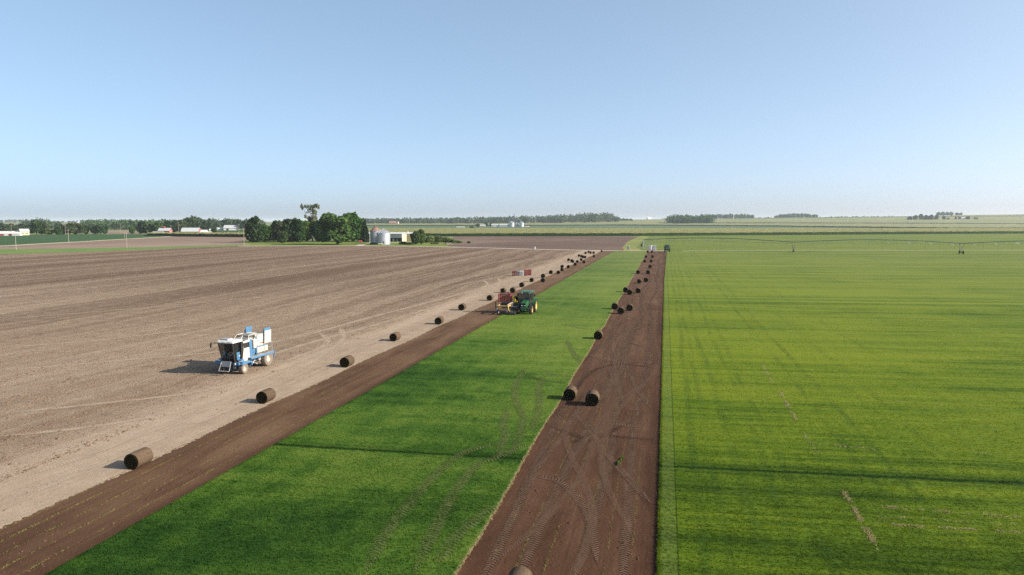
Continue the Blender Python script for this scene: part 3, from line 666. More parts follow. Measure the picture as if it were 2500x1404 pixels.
# ================================================================== SOD ROLLS
def mk_roll_mats():
    n = NT('roll_soil'); p = n.obj(); r = n.rnd()
    a = n.noise(n.mul(p, (6, 1.2, 6)), 1.2, 5, .7); g = n.noise(p, 22, 4, .7)
    c = n.mix(n.rng(a, .3, .7), (.058, .039, .025), (.112, .078, .051)); c = n.mix(n.rng(g, .52, .3), c, (.036, .024, .016))
    c = n.hsv(c, .5, 1., n.rng(r, 0, 1, .85, 1.12))
    M['roll_soil'] = n.done(n.bsdf(c, .95, 0, n.bump(g, .6, .03), spec=.08))
    n = NT('roll_end'); p = n.obj(); g = n.noise(p, 30, 4, .7)
    c = n.mix(n.rng(g, .35, .7), (.018, .013, .009), (.045, .042, .018))
    M['roll_end'] = n.done(n.bsdf(c, .97, 0, n.bump(g, .9, .03), spec=.05))
mk_roll_mats()
def roll_proto(seed):
    rnd = random.Random(seed); rad, ln = .425, 1.07; root = empty('sod_roll')
    # outer wrap: slightly uneven drum, flattened where it rests, with the loose tail of the strip
    n, k = 40, 9; b = MB(); prof = [rad * (1 + rnd.uniform(-.008, .008)) for _ in range(n)]
    ks = [-ln / 2 + ln * j / (k - 1) for j in range(k)]
    for j, y in enumerate(ks):
        for i in range(n):
            t = 2 * math.pi * i / n; r = prof[i] + rnd.uniform(-.006, .006)
            z = rad + r * math.sin(t); x = r * math.cos(t) * 1.02
            z = max(z, .012) if z > .05 else .012 + max(0, z) * .2
            b.v.append((x, y + (rnd.uniform(-.012, .012) if j in (0, k - 1) else 0), z))
    for j in range(k - 1):
        for i in range(n): q = (i + 1) % n; b.f.append((j * n + i, j * n + q, (j + 1) * n + q, (j + 1) * n + i))
    b.build('outer_soil', M['roll_soil'], root, smooth=True)
    b = MB(); a0 = math.radians(200 + rnd.uniform(-20, 20)); r0 = rad + .004; tail = []
    for i in range(7): t = a0 + i * .11; tail.append((math.cos(t) * (r0 + .022 - i * .002), rad + math.sin(t) * (r0 + .022 - i * .002)))
    inner = [(math.cos(a0 + i * .11) * (r0 - .01), rad + math.sin(a0 + i * .11) * (r0 - .01)) for i in reversed(range(7))]
    b.prism(tail + inner, 1, -ln / 2 + .01, ln / 2 - .015); b.build('loose_tail', M['roll_soil'], root)
    for s in (-1, 1):
        # end: the turf layers wound in a spiral, each proud of the next, with a small open core
        b = MB(); turns, m = 9, 150; pts = []
        for i in range(m + 1):
            t = i / m; a = t * turns * 2 * math.pi; r = .05 + (rad * .985 - .05) * t; pts.append((a, r))
        dr = (rad - .05) / turns
        for i, (a, r) in enumerate(pts):
            j = rnd.uniform(-.006, .006)
            for rr, dy in ((r - dr * .95, -.02), (r - dr * .55, .008 + j), (r - dr * .1, .008 + j), (r, -.02)):
                rr = max(.045, rr); z = rad + rr * math.sin(a)
                b.v.append((rr * math.cos(a), s * (ln / 2 + dy), max(.013, z)))
        for i in range(m):
            for q in range(3): v = i * 4 + q; b.f.append((v, v + 1, v + 5, v + 4) if s > 0 else (v, v + 4, v + 5, v + 1))
        b.build('wound_end', M['roll_end'], root)
        b = MB(); b.cyl((0, s * (ln / 2 - .06), rad), (0, s * (ln / 2 - .055), rad), rad * .96, n=28); b.build('end_backing', M['roll_end'], root)
    return root
ORD = ['nearest', 'second', 'third', 'fourth', 'fifth', 'sixth', 'seventh', 'eighth', 'ninth', 'tenth', 'eleventh', 'twelfth', 'thirteenth', 'fourteenth', 'fifteenth', 'sixteenth', 'seventeenth', 'eighteenth', 'nineteenth', 'twentieth', 'twenty-first', 'twenty-second', 'twenty-third', 'twenty-fourth', 'twenty-fifth', 'twenty-sixth', 'twenty-seventh', 'twenty-eighth', 'twenty-ninth', 'thirtieth', 'thirty-first', 'thirty-second', 'thirty-third', 'thirty-fourth', 'thirty-fifth', 'thirty-sixth', 'thirty-seventh', 'thirty-eighth', 'thirty-ninth']
left_rolls = [(320, 1147), (639, 986), (841, 897.5), (960, 833.5), (1069, 792.5), (1126, 758), (1194.7, 734.3), (1227, 715.2), (1250.8, 715.2), (1273, 701.6), (1297.2, 688.7), (1325, 679), (1325, 689.5), (1344.2, 669.3), (1362.5, 669.3),
              (1371.7, 654.8), (1371.7, 662.3), (1387, 655.3), (1404, 649), (1387.7, 637.5), (1395.5, 640), (1398, 641.7), (1409, 642), (1418.4, 637), (1425.6, 643.3), (1413, 626.8), (1419, 628.4), (1423, 630.3), (1428, 630.8), (1449.6, 628.4), (1429.3, 620.4), (1436.5, 617.5), (1441.6, 619.6), (1449, 620), (1468.5, 615.6)]
right_rolls = [(1256, 1482), (1444.4, 992.7), (1390, 979), (1459.9, 829.5), (1515.2, 767.3), (1536.8, 759.3), (1500.3, 756.4), (1537.3, 720), (1557.6, 716), (1526.9, 714), (1560.5, 692), (1576.8, 689.2), (1582, 669.5), (1557.3, 669.2), (1587, 654.5), (1574, 641), (1589.6, 641), (1592.8, 629.7), (1576.8, 629.7), (1581, 617.5), (1591.7, 617.5)]
protos = [roll_proto(i) for i in range(4)]; used = set()
special_l = {0: 'large brown sod roll nearest the camera on the pale track at lower left', 1: 'brown sod roll in front of the blue harvester, second in the left row', 2: 'brown sod roll to the right of the blue harvester, third in the left row', 6: 'sod roll left of the loaded red rack beside the green tractor'}
special_r = {0: 'sod roll cut off by the bottom edge of the picture on the reddish strip', 1: 'large sod roll in the middle of the reddish strip, right of a near pair', 2: 'large sod roll at the lawn edge, left of a near pair', 3: 'single sod roll on the cut line between middle lawn and reddish strip'}
def rolls(lst, special, text, group, seed):
    rnd = random.Random(seed)
    order = sorted(lst, key=lambda q: -q[1])
    for i, q in enumerate(order):
        k = rnd.randrange(4); o = protos[k] if k not in used else copy_tree(protos[k]); used.add(k)
        x, y = G(*q); sc = 1.0 + rnd.uniform(-.07, .05) - (.08 if (seed == 1 and i == 0) else 0)
        zz = .052 if -20.3 < x < -6.6 else .006
        o.location = (x, y + .535, zz); o.rotation_euler = (0, 0, R(rnd.uniform(-1.0, 3.0))); o.scale = (sc, 1, sc)
        tag(o, special.get(i, text % ORD[i]), 'sod roll', group)
rolls(left_rolls, special_l, '%s sod roll counted from the camera along the left bare strip', 'sod rolls along the left bare strip', 1)
rolls(right_rolls, special_r, '%s sod roll counted from the camera along the right reddish strip', 'sod rolls along the right reddish strip', 2)
# torn scrap of sod lying beside a roll, and a curled strip on the reddish soil
def scrap(loc, rz, ln, label):
    b = MB(); pts = []; rnd = random.Random(label)
    for i in range(9):
        t = i / 8; pts.append((t * ln - ln / 2, .07 * math.sin(t * 5), .035 + .05 * abs(math.sin(t * 6)) + rnd.uniform(0, .03)))
    for (a, b1, c), (d, e, f) in zip(pts, pts[1:]): b.box(((a + d) / 2, (b1 + e) / 2, (c + f) / 4 + .005), (ln / 7.6, .04 + .04 * rnd.random(), (c + f) / 2.6), (rnd.uniform(-.3, .3), 0, rnd.uniform(-.4, .4)))
    o = b.build('sod_scrap', M['blades'], None, .01); o.location = (*loc, .012); o.rotation_euler = (0, 0, rz); tag(o, label, 'sod scrap')
scrap(G(1513, 1128), R(84), 1.3, 'torn sliver of green sod lying on the reddish soil strip')
scrap(G(1236, 714), R(30), .9, 'dark torn sod scrap between two rolls behind the tractor')

# ================================================================== WHEELS AND VEHICLES
def wheel(parent, loc, r, wd, tyre, rim, rimr=.58, lugs=0, side=1):
    t = empty('wheel', loc); t.parent = parent; h = wd / 2
    b = MB(); b.lathe([(-h * .8, r * rimr), (-h, r * .78), (-h * .92, r * .95), (-h * .6, r), (h * .6, r), (h * .92, r * .95), (h, r * .78), (h * .8, r * rimr)], 0, n=28)
    if lugs:
        for i in range(lugs):
            a = 2 * math.pi * i / lugs
            for s in (-1, 1):
                a2 = a + (math.pi / lugs if s > 0 else 0)
                b.box((s * h * .45, math.cos(a2) * r * 1.005, math.sin(a2) * r * 1.005), (h * .9, r * .07, r * .06), (a2 - math.pi / 2, 0, s * .5))
    b.build('tyre', tyre, t)
    b = MB(); q = side
    b.lathe([(q * h * .75, r * (rimr + .02)), (q * h * .8, r * rimr * .93), (q * h * .35, r * rimr * .8), (q * h * .3, r * rimr * .35), (q * h * .55, r * rimr * .3), (q * h * .55, .001)], 0, n=20)
    b.lathe([(-q * h * .7, r * rimr), (-q * h * .6, .001)], 0, n=20)
    rm = b.build('rim', rim, t)
    return t

def harvester():
    t = empty('harvester', (-33.35, 50.15, 0), R(-2))
    tag(t, 'blue and white self-propelled harvester parked on the bare field', 'harvester')
    for x in (-.95, .95): wheel(t, (x, -1.6, .42), .42, .38, M['dusty_tyre'], M['rim_cream'], .5, 0, 1 if x > 0 else -1)
    for x in (-.92, .92): wheel(t, (x, 1.6, .62), .62, .46, M['dusty_tyre'], M['rim_cream'], .45, 18, 1 if x > 0 else -1)
    b = MB(); b.box((0, -.1, .62), (1.1, 4.3, .3)); b.box((0, -1.6, .42), (1.5, .16, .16)); b.box((0, 1.6, .53), (1.4, .2, .2)); b.box((0, -.2, .45), (.9, 1.6, .25)); b.build('chassis', M['dark_metal'], t, .02)
    # cab: posts lean out at the top
    cab = empty('cab'); cab.parent = t
    lo = [(-.55, -2.1), (.55, -2.1), (.6, -1.35), (-.6, -1.35)]; up = [(-.64, -2.42), (.64, -2.42), (.64, -1.35), (-.64, -1.35)]
    b = MB()
    for (x0, y0), (x1, y1) in zip(lo, up): b.cyl((x0, y0, 1.0), (x1, y1, 2.5), .045, n=8)
    b.cyl((.60, -1.9, 1.05), (.64, -2.02, 2.5), .025, n=6); b.cyl((-.60, -1.9, 1.05), (-.64, -2.02, 2.5), .025, n=6); b.box((0, -2.40, 2.49), (1.34, .08, .06)); b.build('cab_frame', M['dark_metal'], cab)
    b = MB(); b.box((0, -1.75, 1.0), (1.25, .85, .12)); b.box((0, -1.32, 1.72), (1.22, .04, 1.5)); b.build('cab_floor_and_back', M['black_inside'], cab)
    b = MB(); b.quad((-.54, -2.12, 1.06), (.54, -2.12, 1.06), (.63, -2.43, 2.47), (-.63, -2.43, 2.47)); b.build('windscreen', M['glass'], cab)
    for s in (-1, 1):
        b = MB(); b.quad((s * .57, -2.08, 1.1), (s * .61, -1.9, 1.1), (s * .655, -2.02, 2.47), (s * .65, -2.38, 2.47)); b.build('side_window', M['glass'], cab)
        d = MB(); d.prism([(-1.88, 1.08), (-1.36, 1.08), (-1.36, 1.72), (-1.95, 1.72)], 0, s * .615, s * .645); dr = d.build('door', M['blue_paint'], cab)
        b = MB(); b.quad((s * .63, -1.95, 1.73), (s * .63, -1.38, 1.73), (s * .65, -1.38, 2.44), (s * .65, -2.0, 2.44)); b.build('window', M['glass'], dr)
        b = MB(); b.box((s * .65, -1.43, 1.5), (.03, .03, .18)); b.build('handle', M['dark_metal'], dr)
        b = MB(); b.box((s * .650, -1.62, 1.42), (.008, .13, .05), (R(20) * s, 0, 0)); b.box((s * .650, -1.56, 1.38), (.008, .07, .04), (R(-20) * s, 0, 0)); b.build('emblem', M['bright_white'], dr)
        b = MB(); b.box((s * .66, -1.33, 1.78), (.05, .09, 1.5)); b.build('door_post', M['bright_white'] if s > 0 else M['blue_paint'], cab)
    b = MB(); b.box((0, -1.50, 1.35), (.42, .4, .12)); b.box((0, -1.38, 1.66), (.4, .12, .56)); b.build('seat', M['seat_cloth'], cab, .03)
    b = MB(); b.cyl((0, -1.98, 1.06), (0, -1.84, 1.55), .05); b.box((-.30, -1.75, 1.3), (.14, .12, .55)); b.build('console', M['blue_paint'], cab)
    b = MB()
    for i in range(14):
        a0, a1 = 2 * math.pi * i / 14, 2 * math.pi * (i + 1) / 14
        f = lambda a: (.17 * math.cos(a), -1.82 + .13 * math.sin(a), 1.58 + .1 * math.sin(a)); b.cyl(f(a0), f(a1), .016, n=5)
    b.build('steering_wheel', M['white_paint'], cab)
    b = MB(); b.prism([(-2.50, 2.52), (-2.46, 2.66), (-2.3, 2.72), (-1.28, 2.72), (-1.24, 2.52)], 0, -.72, .72); rf = b.build('roof', M['bright_white'], cab, .03)
    b = MB(); b.box((-.22, -1.95, 2.78), (.75, .62, .12), None, (.85, .85)); b.box((-.22, -2.24, 2.755), (.62, .08, .09)); b.build('air_conditioner', M['grey_metal'], rf, .02)
    b = MB(); b.cyl((-.66, -2.35, 2.5), (-1.25, -2.5, 2.5), .03, n=6); b.box((-1.27, -2.5, 2.32), (.1, .07, .34)); b.build('mirror', M['dark_metal'], t)
    # engine side panels
    for s in (-1, 1):
        b = MB(); b.prism([(-1.48, .72), (-.60, .72), (-.62, 1.95), (-1.30, 1.95), (-1.48, 1.2)], 0, s * .80, s * .86); sp = b.build('side_panel', M['white_paint'], t, .015)
        b = MB(); b.box((s * .87, -1.0, 1.2), (.012, .75, .02), (R(-14) * s, 0, 0)); b.build('panel_seam', M['tan_wall'], sp)
        b = MB(); b.box((s * .79, -.98, 2.18), (.02, .72, .42)); b.build('air_intake', M['black_inside'], sp)
        b = MB(); b.box((s * .82, -.98, 2.46), (.1, .8, .16)); b.build('top_rail', M['bright_white'], sp, .02)
        b = MB(); b.box((s * .80, -.42, 1.75), (.14, .36, 1.55)); b.build('pillar', M['blue_paint'], t, .02)
        b = MB(); b.prism([(-2.05, .78), (-1.9, .98), (-1.2, .98), (-.72, .86), (-.72, .52), (-.82, .52), (-.9, .80), (-1.95, .74)], 0, s * .72, s * 1.42 if s < 0 else s * 1.2); b.build('fender', M['blue_paint'], t, .02)
        b = MB(); b.box((s * .92, -1.78, 1.07), (.34, .42, .22), None, (.8, .75)); b.build('light_housing', M['blue_paint'], t, .03)
        b = MB(); b.box((s * .92, -2.0, 1.06), (.2, .02, .06)); b.build('marker_light', M['light_lens'], t)
    b = MB(); b.box((0, -.95, 1.55), (1.56, 1.2, 1.9)); b.build('engine_block', M['black_inside'], t)
    b = MB(); b.box((0, -2.0, .86), (1.9, .3, .22)); b.box((0, -1.95, .62), (1.2, .3, .34)); b.build('front_bumper', M['blue_paint'], t, .03)
    for x in (-.62, .62): b = MB(); b.cyl((x, -2.15, .84), (x, -2.2, .84), .08, n=12); b.build('headlight', M['light_lens'], t)
    # header carrier on the front
    br = empty('front_carrier'); br.parent = t
    b = MB(); b.box((0, -2.42, .86), (.78, .03, .42), (R(-12), 0, 0)); b.build('mesh_screen', M['grey_metal'], br)
    b = MB()
    for x in (-.42, .42): b.cyl((x, -2.38, 1.06), (x * 1.12, -2.72, .36), .022, n=8)
    b.cyl((-.42, -2.38, 1.06), (.42, -2.38, 1.06), .02, n=8); b.build('carrier_arm', M['grey_metal'], br)
    for x in (-.22, .22): b = MB(); b.box((x, -2.74, .36), (.42, .12, .06)); b.build('skid_plate', M['grey_metal'], br, .01)
    # grain tank with its raised screens
    b = MB(); b.box((0, .1, 1.9), (1.5, 1.1, 1.2)); tk = b.build('grain_tank', M['blue_paint'], t, .03)
    b = MB(); b.box((0, .1, 2.46), (1.56, 1.16, .12)); b.build('tank_collar', M['white_paint'], tk, .02)
    b = MB(); pts = [(-.66, -.42, 2.52), (.66, -.42, 2.52), (.66, .62, 2.52), (-.66, .62, 2.52)]; top = [(-.55, -.22, 2.82), (.55, -.22, 2.82), (.55, .62, 2.82), (-.55, .62, 2.82)]
    for i in range(4):
        b.cyl(pts[i], top[i], .022, n=6); b.cyl(top[i], top[(i + 1) % 4], .022, n=6); b.cyl(pts[i], pts[(i + 1) % 4], .022, n=6)
    b.cyl((0, -.42, 2.52), (0, -.22, 2.82), .022, n=6); b.build('screen_frame', M['bright_white'], tk)
    for x0, x1 in ((-.64, -.02), (.02, .64)): b = MB(); b.quad((x0, -.41, 2.53), (x1, -.41, 2.53), (x1 * .83, -.21, 2.81), (x0 * .83, -.21, 2.81)); b.build('tank_screen', M['glass'], tk)
    b = MB(); b.box((0, .62, 2.67), (1.1, .02, .28)); b.build('tank_back', M['white_paint'], tk)
    b = MB(); b.box((.84, .08, 2.12), (.2, .42, .72)); ex = b.build('exhaust_box', M['white_paint'], t, .03); b = MB(); b.cyl((.8, .05, 2.48), (.8, .05, 2.78), .045); b.build('exhaust_pipe', M['dark_metal'], ex)
    for c_, d_ in (((.76, .42, 1.85), (.18, .16, 1.4)), ((.68, -.05, 1.45), (.2, .5, .5)), ((-.68, .3, 1.7), (.2, .8, 1.2))): b = MB(); b.box(c_, d_); b.build('frame_post', M['blue_paint'], t, .015)
    # separator body and its rounded hood
    hood = [(.52, 1.25), (.52, 2.35), (.68, 2.62), (1.0, 2.74), (1.75, 2.74), (1.95, 2.60), (2.05, 2.3), (2.05, 1.25)]
    b = MB(); b.prism(hood, 0, -.78, .78); hd = b.build('rear_hood', M['white_paint'], t, .03)
    b = MB(); b.box((.792, 1.28, 2.24), (.02, 1.45, .05)); b.box((.792, 1.28, 1.74), (.03, 1.45, .08)); b.build('hood_trim', M['blue_paint'], hd)
    b = MB()
    for k, (y, z) in enumerate(((1.05, 2.02), (1.22, 2.02), (1.34, 2.0))): b.box((.788, y, z), (.02, .09, .14 if k != 1 else .10))
    b.build('red_marking', M['red_paint'], hd)
    for s in (-1, 1):                                     # raised side flaps
        b = MB(); b.box((s * .92, 1.83, 2.42), (.06, .90, 1.05), (0, R(3) * s, 0)); fl = b.build('raised_flap', M['white_paint'] if s > 0 else M['blue_paint'], t, .01)
        b = MB(); b.box((s * .88, 1.85, 3.05), (.05, .84, .26)); b.build('flap_top', M['blue_paint'], fl, .01)
        b = MB(); b.box((s * .86, 1.40, 2.6), (.1, .06, .9)); b.build('flap_hinge_post', M['blue_paint'], fl)
    b = MB(); b.cyl((.80, 1.45, 1.2), (.84, 1.5, 2.1), .03, n=6); b.build('flap_stay', M['bright_white'], t)
    b = MB(); b.box((.86, .70, 1.12), (.62, 3.1, .04)); dk = b.build('deck', M['grey_metal'], t)
    b = MB(); b.box((1.18, .70, 1.06), (.05, 3.16, .14)); b.box((.9, -.86, 1.06), (.6, .05, .14)); b.box((1.18, 2.33, .82), (.05, .06, .62), (R(-16), 0, 0)); b.box((.9, 2.26, 1.06), (.6, .05, .14)); b.build('deck_fascia', M['blue_paint'], dk)
    b = MB()
    for y in (-.05, 2.05): b.cyl((1.16, y, 1.14), (1.16, y, 2.0), .018, n=6)
    b.cyl((1.16, -.05, 2.0), (1.16, 2.05, 2.0), .018, n=6); b.build('deck_rail', M['grey_metal'], dk)
    b = MB(); b.box((-.86, .70, 1.12), (.62, 3.1, .1)); b.build('deck', M['blue_paint'], t)
    b = MB(); b.cyl((.55, .25, .45), (.55, .7, 1.0), .07); b.cyl((.62, .0, .6), (.62, .9, .62), .05); b.box((.6, .5, .42), (.1, .5, .06), (R(-30), 0, 0)); b.cyl((.55, .75, .75), (.85, .75, .75), .16, n=14); b.build('drive_parts', M['grey_metal'], t)
    b = MB(); b.box((.9, -.68, .62), (.08, .22, .36)); b.build('step', M['blue_paint'], t, .01)
    for y0, z0 in ((.15, 1.25), (.35, 1.5), (.55, 1.3)):
        b = MB(); b.tube([(.72, y0, z0), (.86, y0 + .05, z0 - .2), (.84, y0 + .15, z0 - .5), (.68, y0 + .2, z0 - .75)], .025, 6); b.build('hose', M['dark_metal'], t)
    b = MB(); b.tube([(.72, -1.28, 1.1), (.80, -1.30, 1.5), (.80, -1.30, 2.1), (.72, -1.28, 2.35)], .016, 6); b.build('grab_rail', M['grey_metal'], t)
    b = MB(); b.tube([(1.16, 2.05, 1.6), (1.16, -.05, 1.6)], .014, 6); b.tube([(1.16, 1.0, 1.14), (1.16, 1.0, 2.0)], .014, 6); b.build('mid_rail', M['grey_metal'], t)
    for x in (-.5, 0, .5): b = MB(); b.box((x, -2.47, 2.60), (.14, .05, .08)); b.build('roof_light', M['light_lens'], t)
    b = MB(); b.cyl((0, -2.14, 1.35), (.28, -2.24, 1.75), .012, n=5); b.build('wiper', M['dark_metal'], t)
harvester()

def person(parent_loc, rz, label):
    """seated driver: one continuous skinned body, hands on the steering wheel"""
    v = [(0, 0, .0), (0, .01, .22), (0, .0, .44), (0, -.01, .52), (0, -.03, .64), (.19, 0, .42), (.26, -.12, .20), (.14, -.40, .24), (-.19, 0, .42), (-.26, -.12, .20), (-.14, -.40, .24), (.1, -.05, -.02), (.13, -.44, .02), (.13, -.46, -.40), (.13, -.60, -.43), (-.1, -.05, -.02), (-.13, -.44, .02), (-.13, -.46, -.40), (-.13, -.60, -.43)]
    e = [(0, 1), (1, 2), (2, 3), (3, 4), (2, 5), (5, 6), (6, 7), (2, 8), (8, 9), (9, 10), (0, 11), (11, 12), (12, 13), (13, 14), (0, 15), (15, 16), (16, 17), (17, 18)]
    r = [.15, .15, .15, .06, .10, .07, .05, .035, .07, .05, .035, .10, .075, .05, .04, .10, .075, .05, .04]
    me = bpy.data.meshes.new('person'); me.from_pydata(v, e, []); o = link_mesh('person', me, M['navy_cloth'])
    sk = o.modifiers.new('skin', 'SKIN'); sd_ = me.skin_vertices[0].data
    for i, q in enumerate(r): sd_[i].radius = (q, q); sd_[i].use_root = (i == 0)
    ss = o.modifiers.new('sub', 'SUBSURF'); ss.levels = 1; ss.render_levels = 1
    o.location = parent_loc; o.rotation_euler = (0, 0, rz); tag(o, label, 'person')
    b = MB(); b.lathe([(-.15, .001), (-.13, .06), (-.05, .085), (.05, .09), (.1, .07), (.13, .001)], 2, (0, -.04, .68), 14); b.box((0, -.13, .66), (.03, .03, .05)); b.build('face', M['skin'], o, smooth=True)
    b = MB(); b.lathe([(.04, .095), (.1, .085), (.14, .001)], 2, (0, -.03, .69), 14); b.box((0, -.14, .735), (.13, .1, .015)); b.build('cap', M['dark_metal'], o)
def tractor(loc, rz, label, group):
    t = empty('tractor', loc, rz); tag(t, label, 'tractor', group)
    for x in (-.86, .86): wheel(t, (x, -1.18, .54), .54, .40, M['tyre'], M['rim_yellow'], .55, 16, 1 if x > 0 else -1)
    for x in (-.92, .92): wheel(t, (x, 1.15, .84), .84, .50, M['tyre'], M['rim_yellow'], .58, 20, 1 if x > 0 else -1)
    b = MB(); b.box((0, -.1, .78), (.5, 2.9, .42)); b.box((0, -1.18, .56), (1.4, .22, .2)); b.box((0, 1.15, .84), (1.4, .34, .34)); b.build('chassis', M['dark_metal'], t, .02)
    hp = [(-1.85, .98), (-1.92, 1.2), (-1.86, 1.45), (-1.7, 1.56), (-.15, 1.72), (-.15, .98)]
    b = MB(); b.prism(hp, 0, -.37, .37); hd = b.build('hood', M['green_paint'], t, .07)
    b = MB(); b.box((0, -1.90, 1.27), (.62, .05, .34)); b.box((0, -1.87, 1.02), (.6, .08, .14)); b.build('grille', M['black_inside'], hd)
    for x in (-.19, .19): b = MB(); b.box((x, -1.935, 1.16), (.24, .03, .09)); b.build('headlight', M['light_lens'], hd)
    b = MB(); b.box((0, -1.98, .86), (.72, .2, .24), None, (1, .8)); b.box((0, -1.9, .66), (.62, .3, .3)); b.build('front_weight', M['green_paint'], t, .03)
    for x in (-.86, .86): b = MB(); b.prism([(-1.72, .86), (-1.55, 1.08), (-1.18, 1.16), (-.8, 1.08), (-.66, .9), (-.8, 1.04), (-1.18, 1.12), (-1.54, 1.04)], 0, x - .18, x + .18); b.build('front_mudguard', M['dark_metal'], t)
    cab = empty('cab'); cab.parent = t
    posts = [((-.52, -.2), (-.66, -.12)), ((.52, -.2), (.66, -.12)), ((.74, .45), (.74, .5)), ((-.74, .45), (-.74, .5)), ((.70, 1.2), (.70, 1.15)), ((-.70, 1.2), (-.70, 1.15))]
    b = MB()
    for (x0, y0), (x1, y1) in posts: b.cyl((x0, y0, 1.1), (x1, y1, 2.62), .04, n=8)
    b.box((0, .5, 1.08), (1.3, 1.5, .14)); b.build('cab_frame', M['dark_metal'], cab)
    b = MB(); b.quad((-.5, -.22, 1.4), (.5, -.22, 1.4), (.64, -.14, 2.6), (-.64, -.14, 2.6)); b.build('windscreen', M['glass'], cab)
    b = MB(); b.quad((-.68, 1.2, 1.5), (.68, 1.2, 1.5), (.68, 1.16, 2.6), (-.68, 1.16, 2.6)); b.build('rear_window', M['glass'], cab)
    b = MB(); b.quad((.54, -.18, 1.25), (.75, .45, 1.25), (.75, .48, 2.58), (.67, -.1, 2.58)); b.build('side_window', M['glass'], cab)
    b = MB(); b.quad((.755, .5, 1.5), (.715, 1.18, 1.5), (.715, 1.14, 2.58), (.755, .52, 2.58)); b.build('side_window', M['glass'], cab)
    d = MB(); d.cyl((-.74, .45, 1.15), (-.74, .45, 2.55), .03, n=6); d.cyl((-1.28, .1, 1.2), (-1.24, .14, 2.52), .03, n=6); d.cyl((-.74, .45, 2.55), (-1.24, .14, 2.52), .03, n=6); d.cyl((-.74, .45, 1.15), (-1.28, .1, 1.2), .03, n=6); dr = d.build('open_door', M['dark_metal'], cab)
    b = MB(); b.quad((-.76, .43, 1.18), (-1.27, .11, 1.22), (-1.24, .14, 2.5), (-.76, .43, 2.53)); b.build('door_glass', M['glass'], dr)
    rp = [(-.42, 2.64), (-.38, 2.76), (-.2, 2.84), (1.1, 2.86), (1.3, 2.78), (1.34, 2.64)]
    b = MB(); b.prism(rp, 0, -.80, .80); rf = b.build('roof', M['green_paint'], cab, .06)
    for x in (-.62, -.45, .45, .62): b = MB(); b.box((x, -.43, 2.66), (.12, .04, .08)); b.build('work_light', M['light_lens'], rf)
    for x in (-.9, .9): b = MB(); b.cyl((x * .75, -.1, 2.5), (x * 1.22, -.22, 2.45), .016, n=5); b.box((x * 1.25, -.22, 2.32), (.18, .05, .32)); b.build('mirror', M['dark_metal'], cab)
    b = MB(); b.box((0, .62, 1.45), (.5, .46, .14)); b.box((0, .86, 1.8), (.46, .12, .6)); b.build('seat', M['grey_metal'], cab, .03)
    b = MB(); b.cyl((0, -.05, 1.15), (0, .12, 1.66), .05); b.build('steering_column', M['dark_metal'], cab)
    for x in (-.92, .92):
        ar = [(1.15 + .96 * math.cos(a), .84 + .96 * math.sin(a)) for a in np.linspace(R(35), R(165), 9)]; ir = [(1.15 + .90 * math.cos(a), .84 + .90 * math.sin(a)) for a in np.linspace(R(165), R(35), 9)]
        b = MB(); b.prism(ar + ir, 0, x - .30, x + .30); b.build('fender', M['green_paint'], t)
        b = MB(); b.box((x * 1.0, .21, 1.52), (.16, .04, .07)); b.build('fender_light', M['orange_lens'], t)
    b = MB(); b.cyl((.43, -.35, 1.5), (.43, -.35, 2.5), .045); b.build('exhaust', M['dark_metal'], t)
    b = MB(); b.box((.62, -.1, .75), (.3, .5, .5)); b.box((-.62, .1, .75), (.3, .6, .5)); b.box((.85, .05, .45), (.3, .3, .04)); b.build('fuel_tank', M['dark_metal'], t, .03)
    return t
tr = tractor((-17.66, 89.25, .055), 0, 'green tractor with yellow wheel rims driving along the middle lawn', 'green tractors')
x_, y_ = G(1629, 615.5)
tractor((x_, y_ + 1, .075), 0, 'far green tractor at the end of the reddish strip by the lane', 'green tractors')
person((-17.66, 89.25 + .55, .055 + 1.53), 0, 'person in dark clothes driving the tractor on the middle lawn')

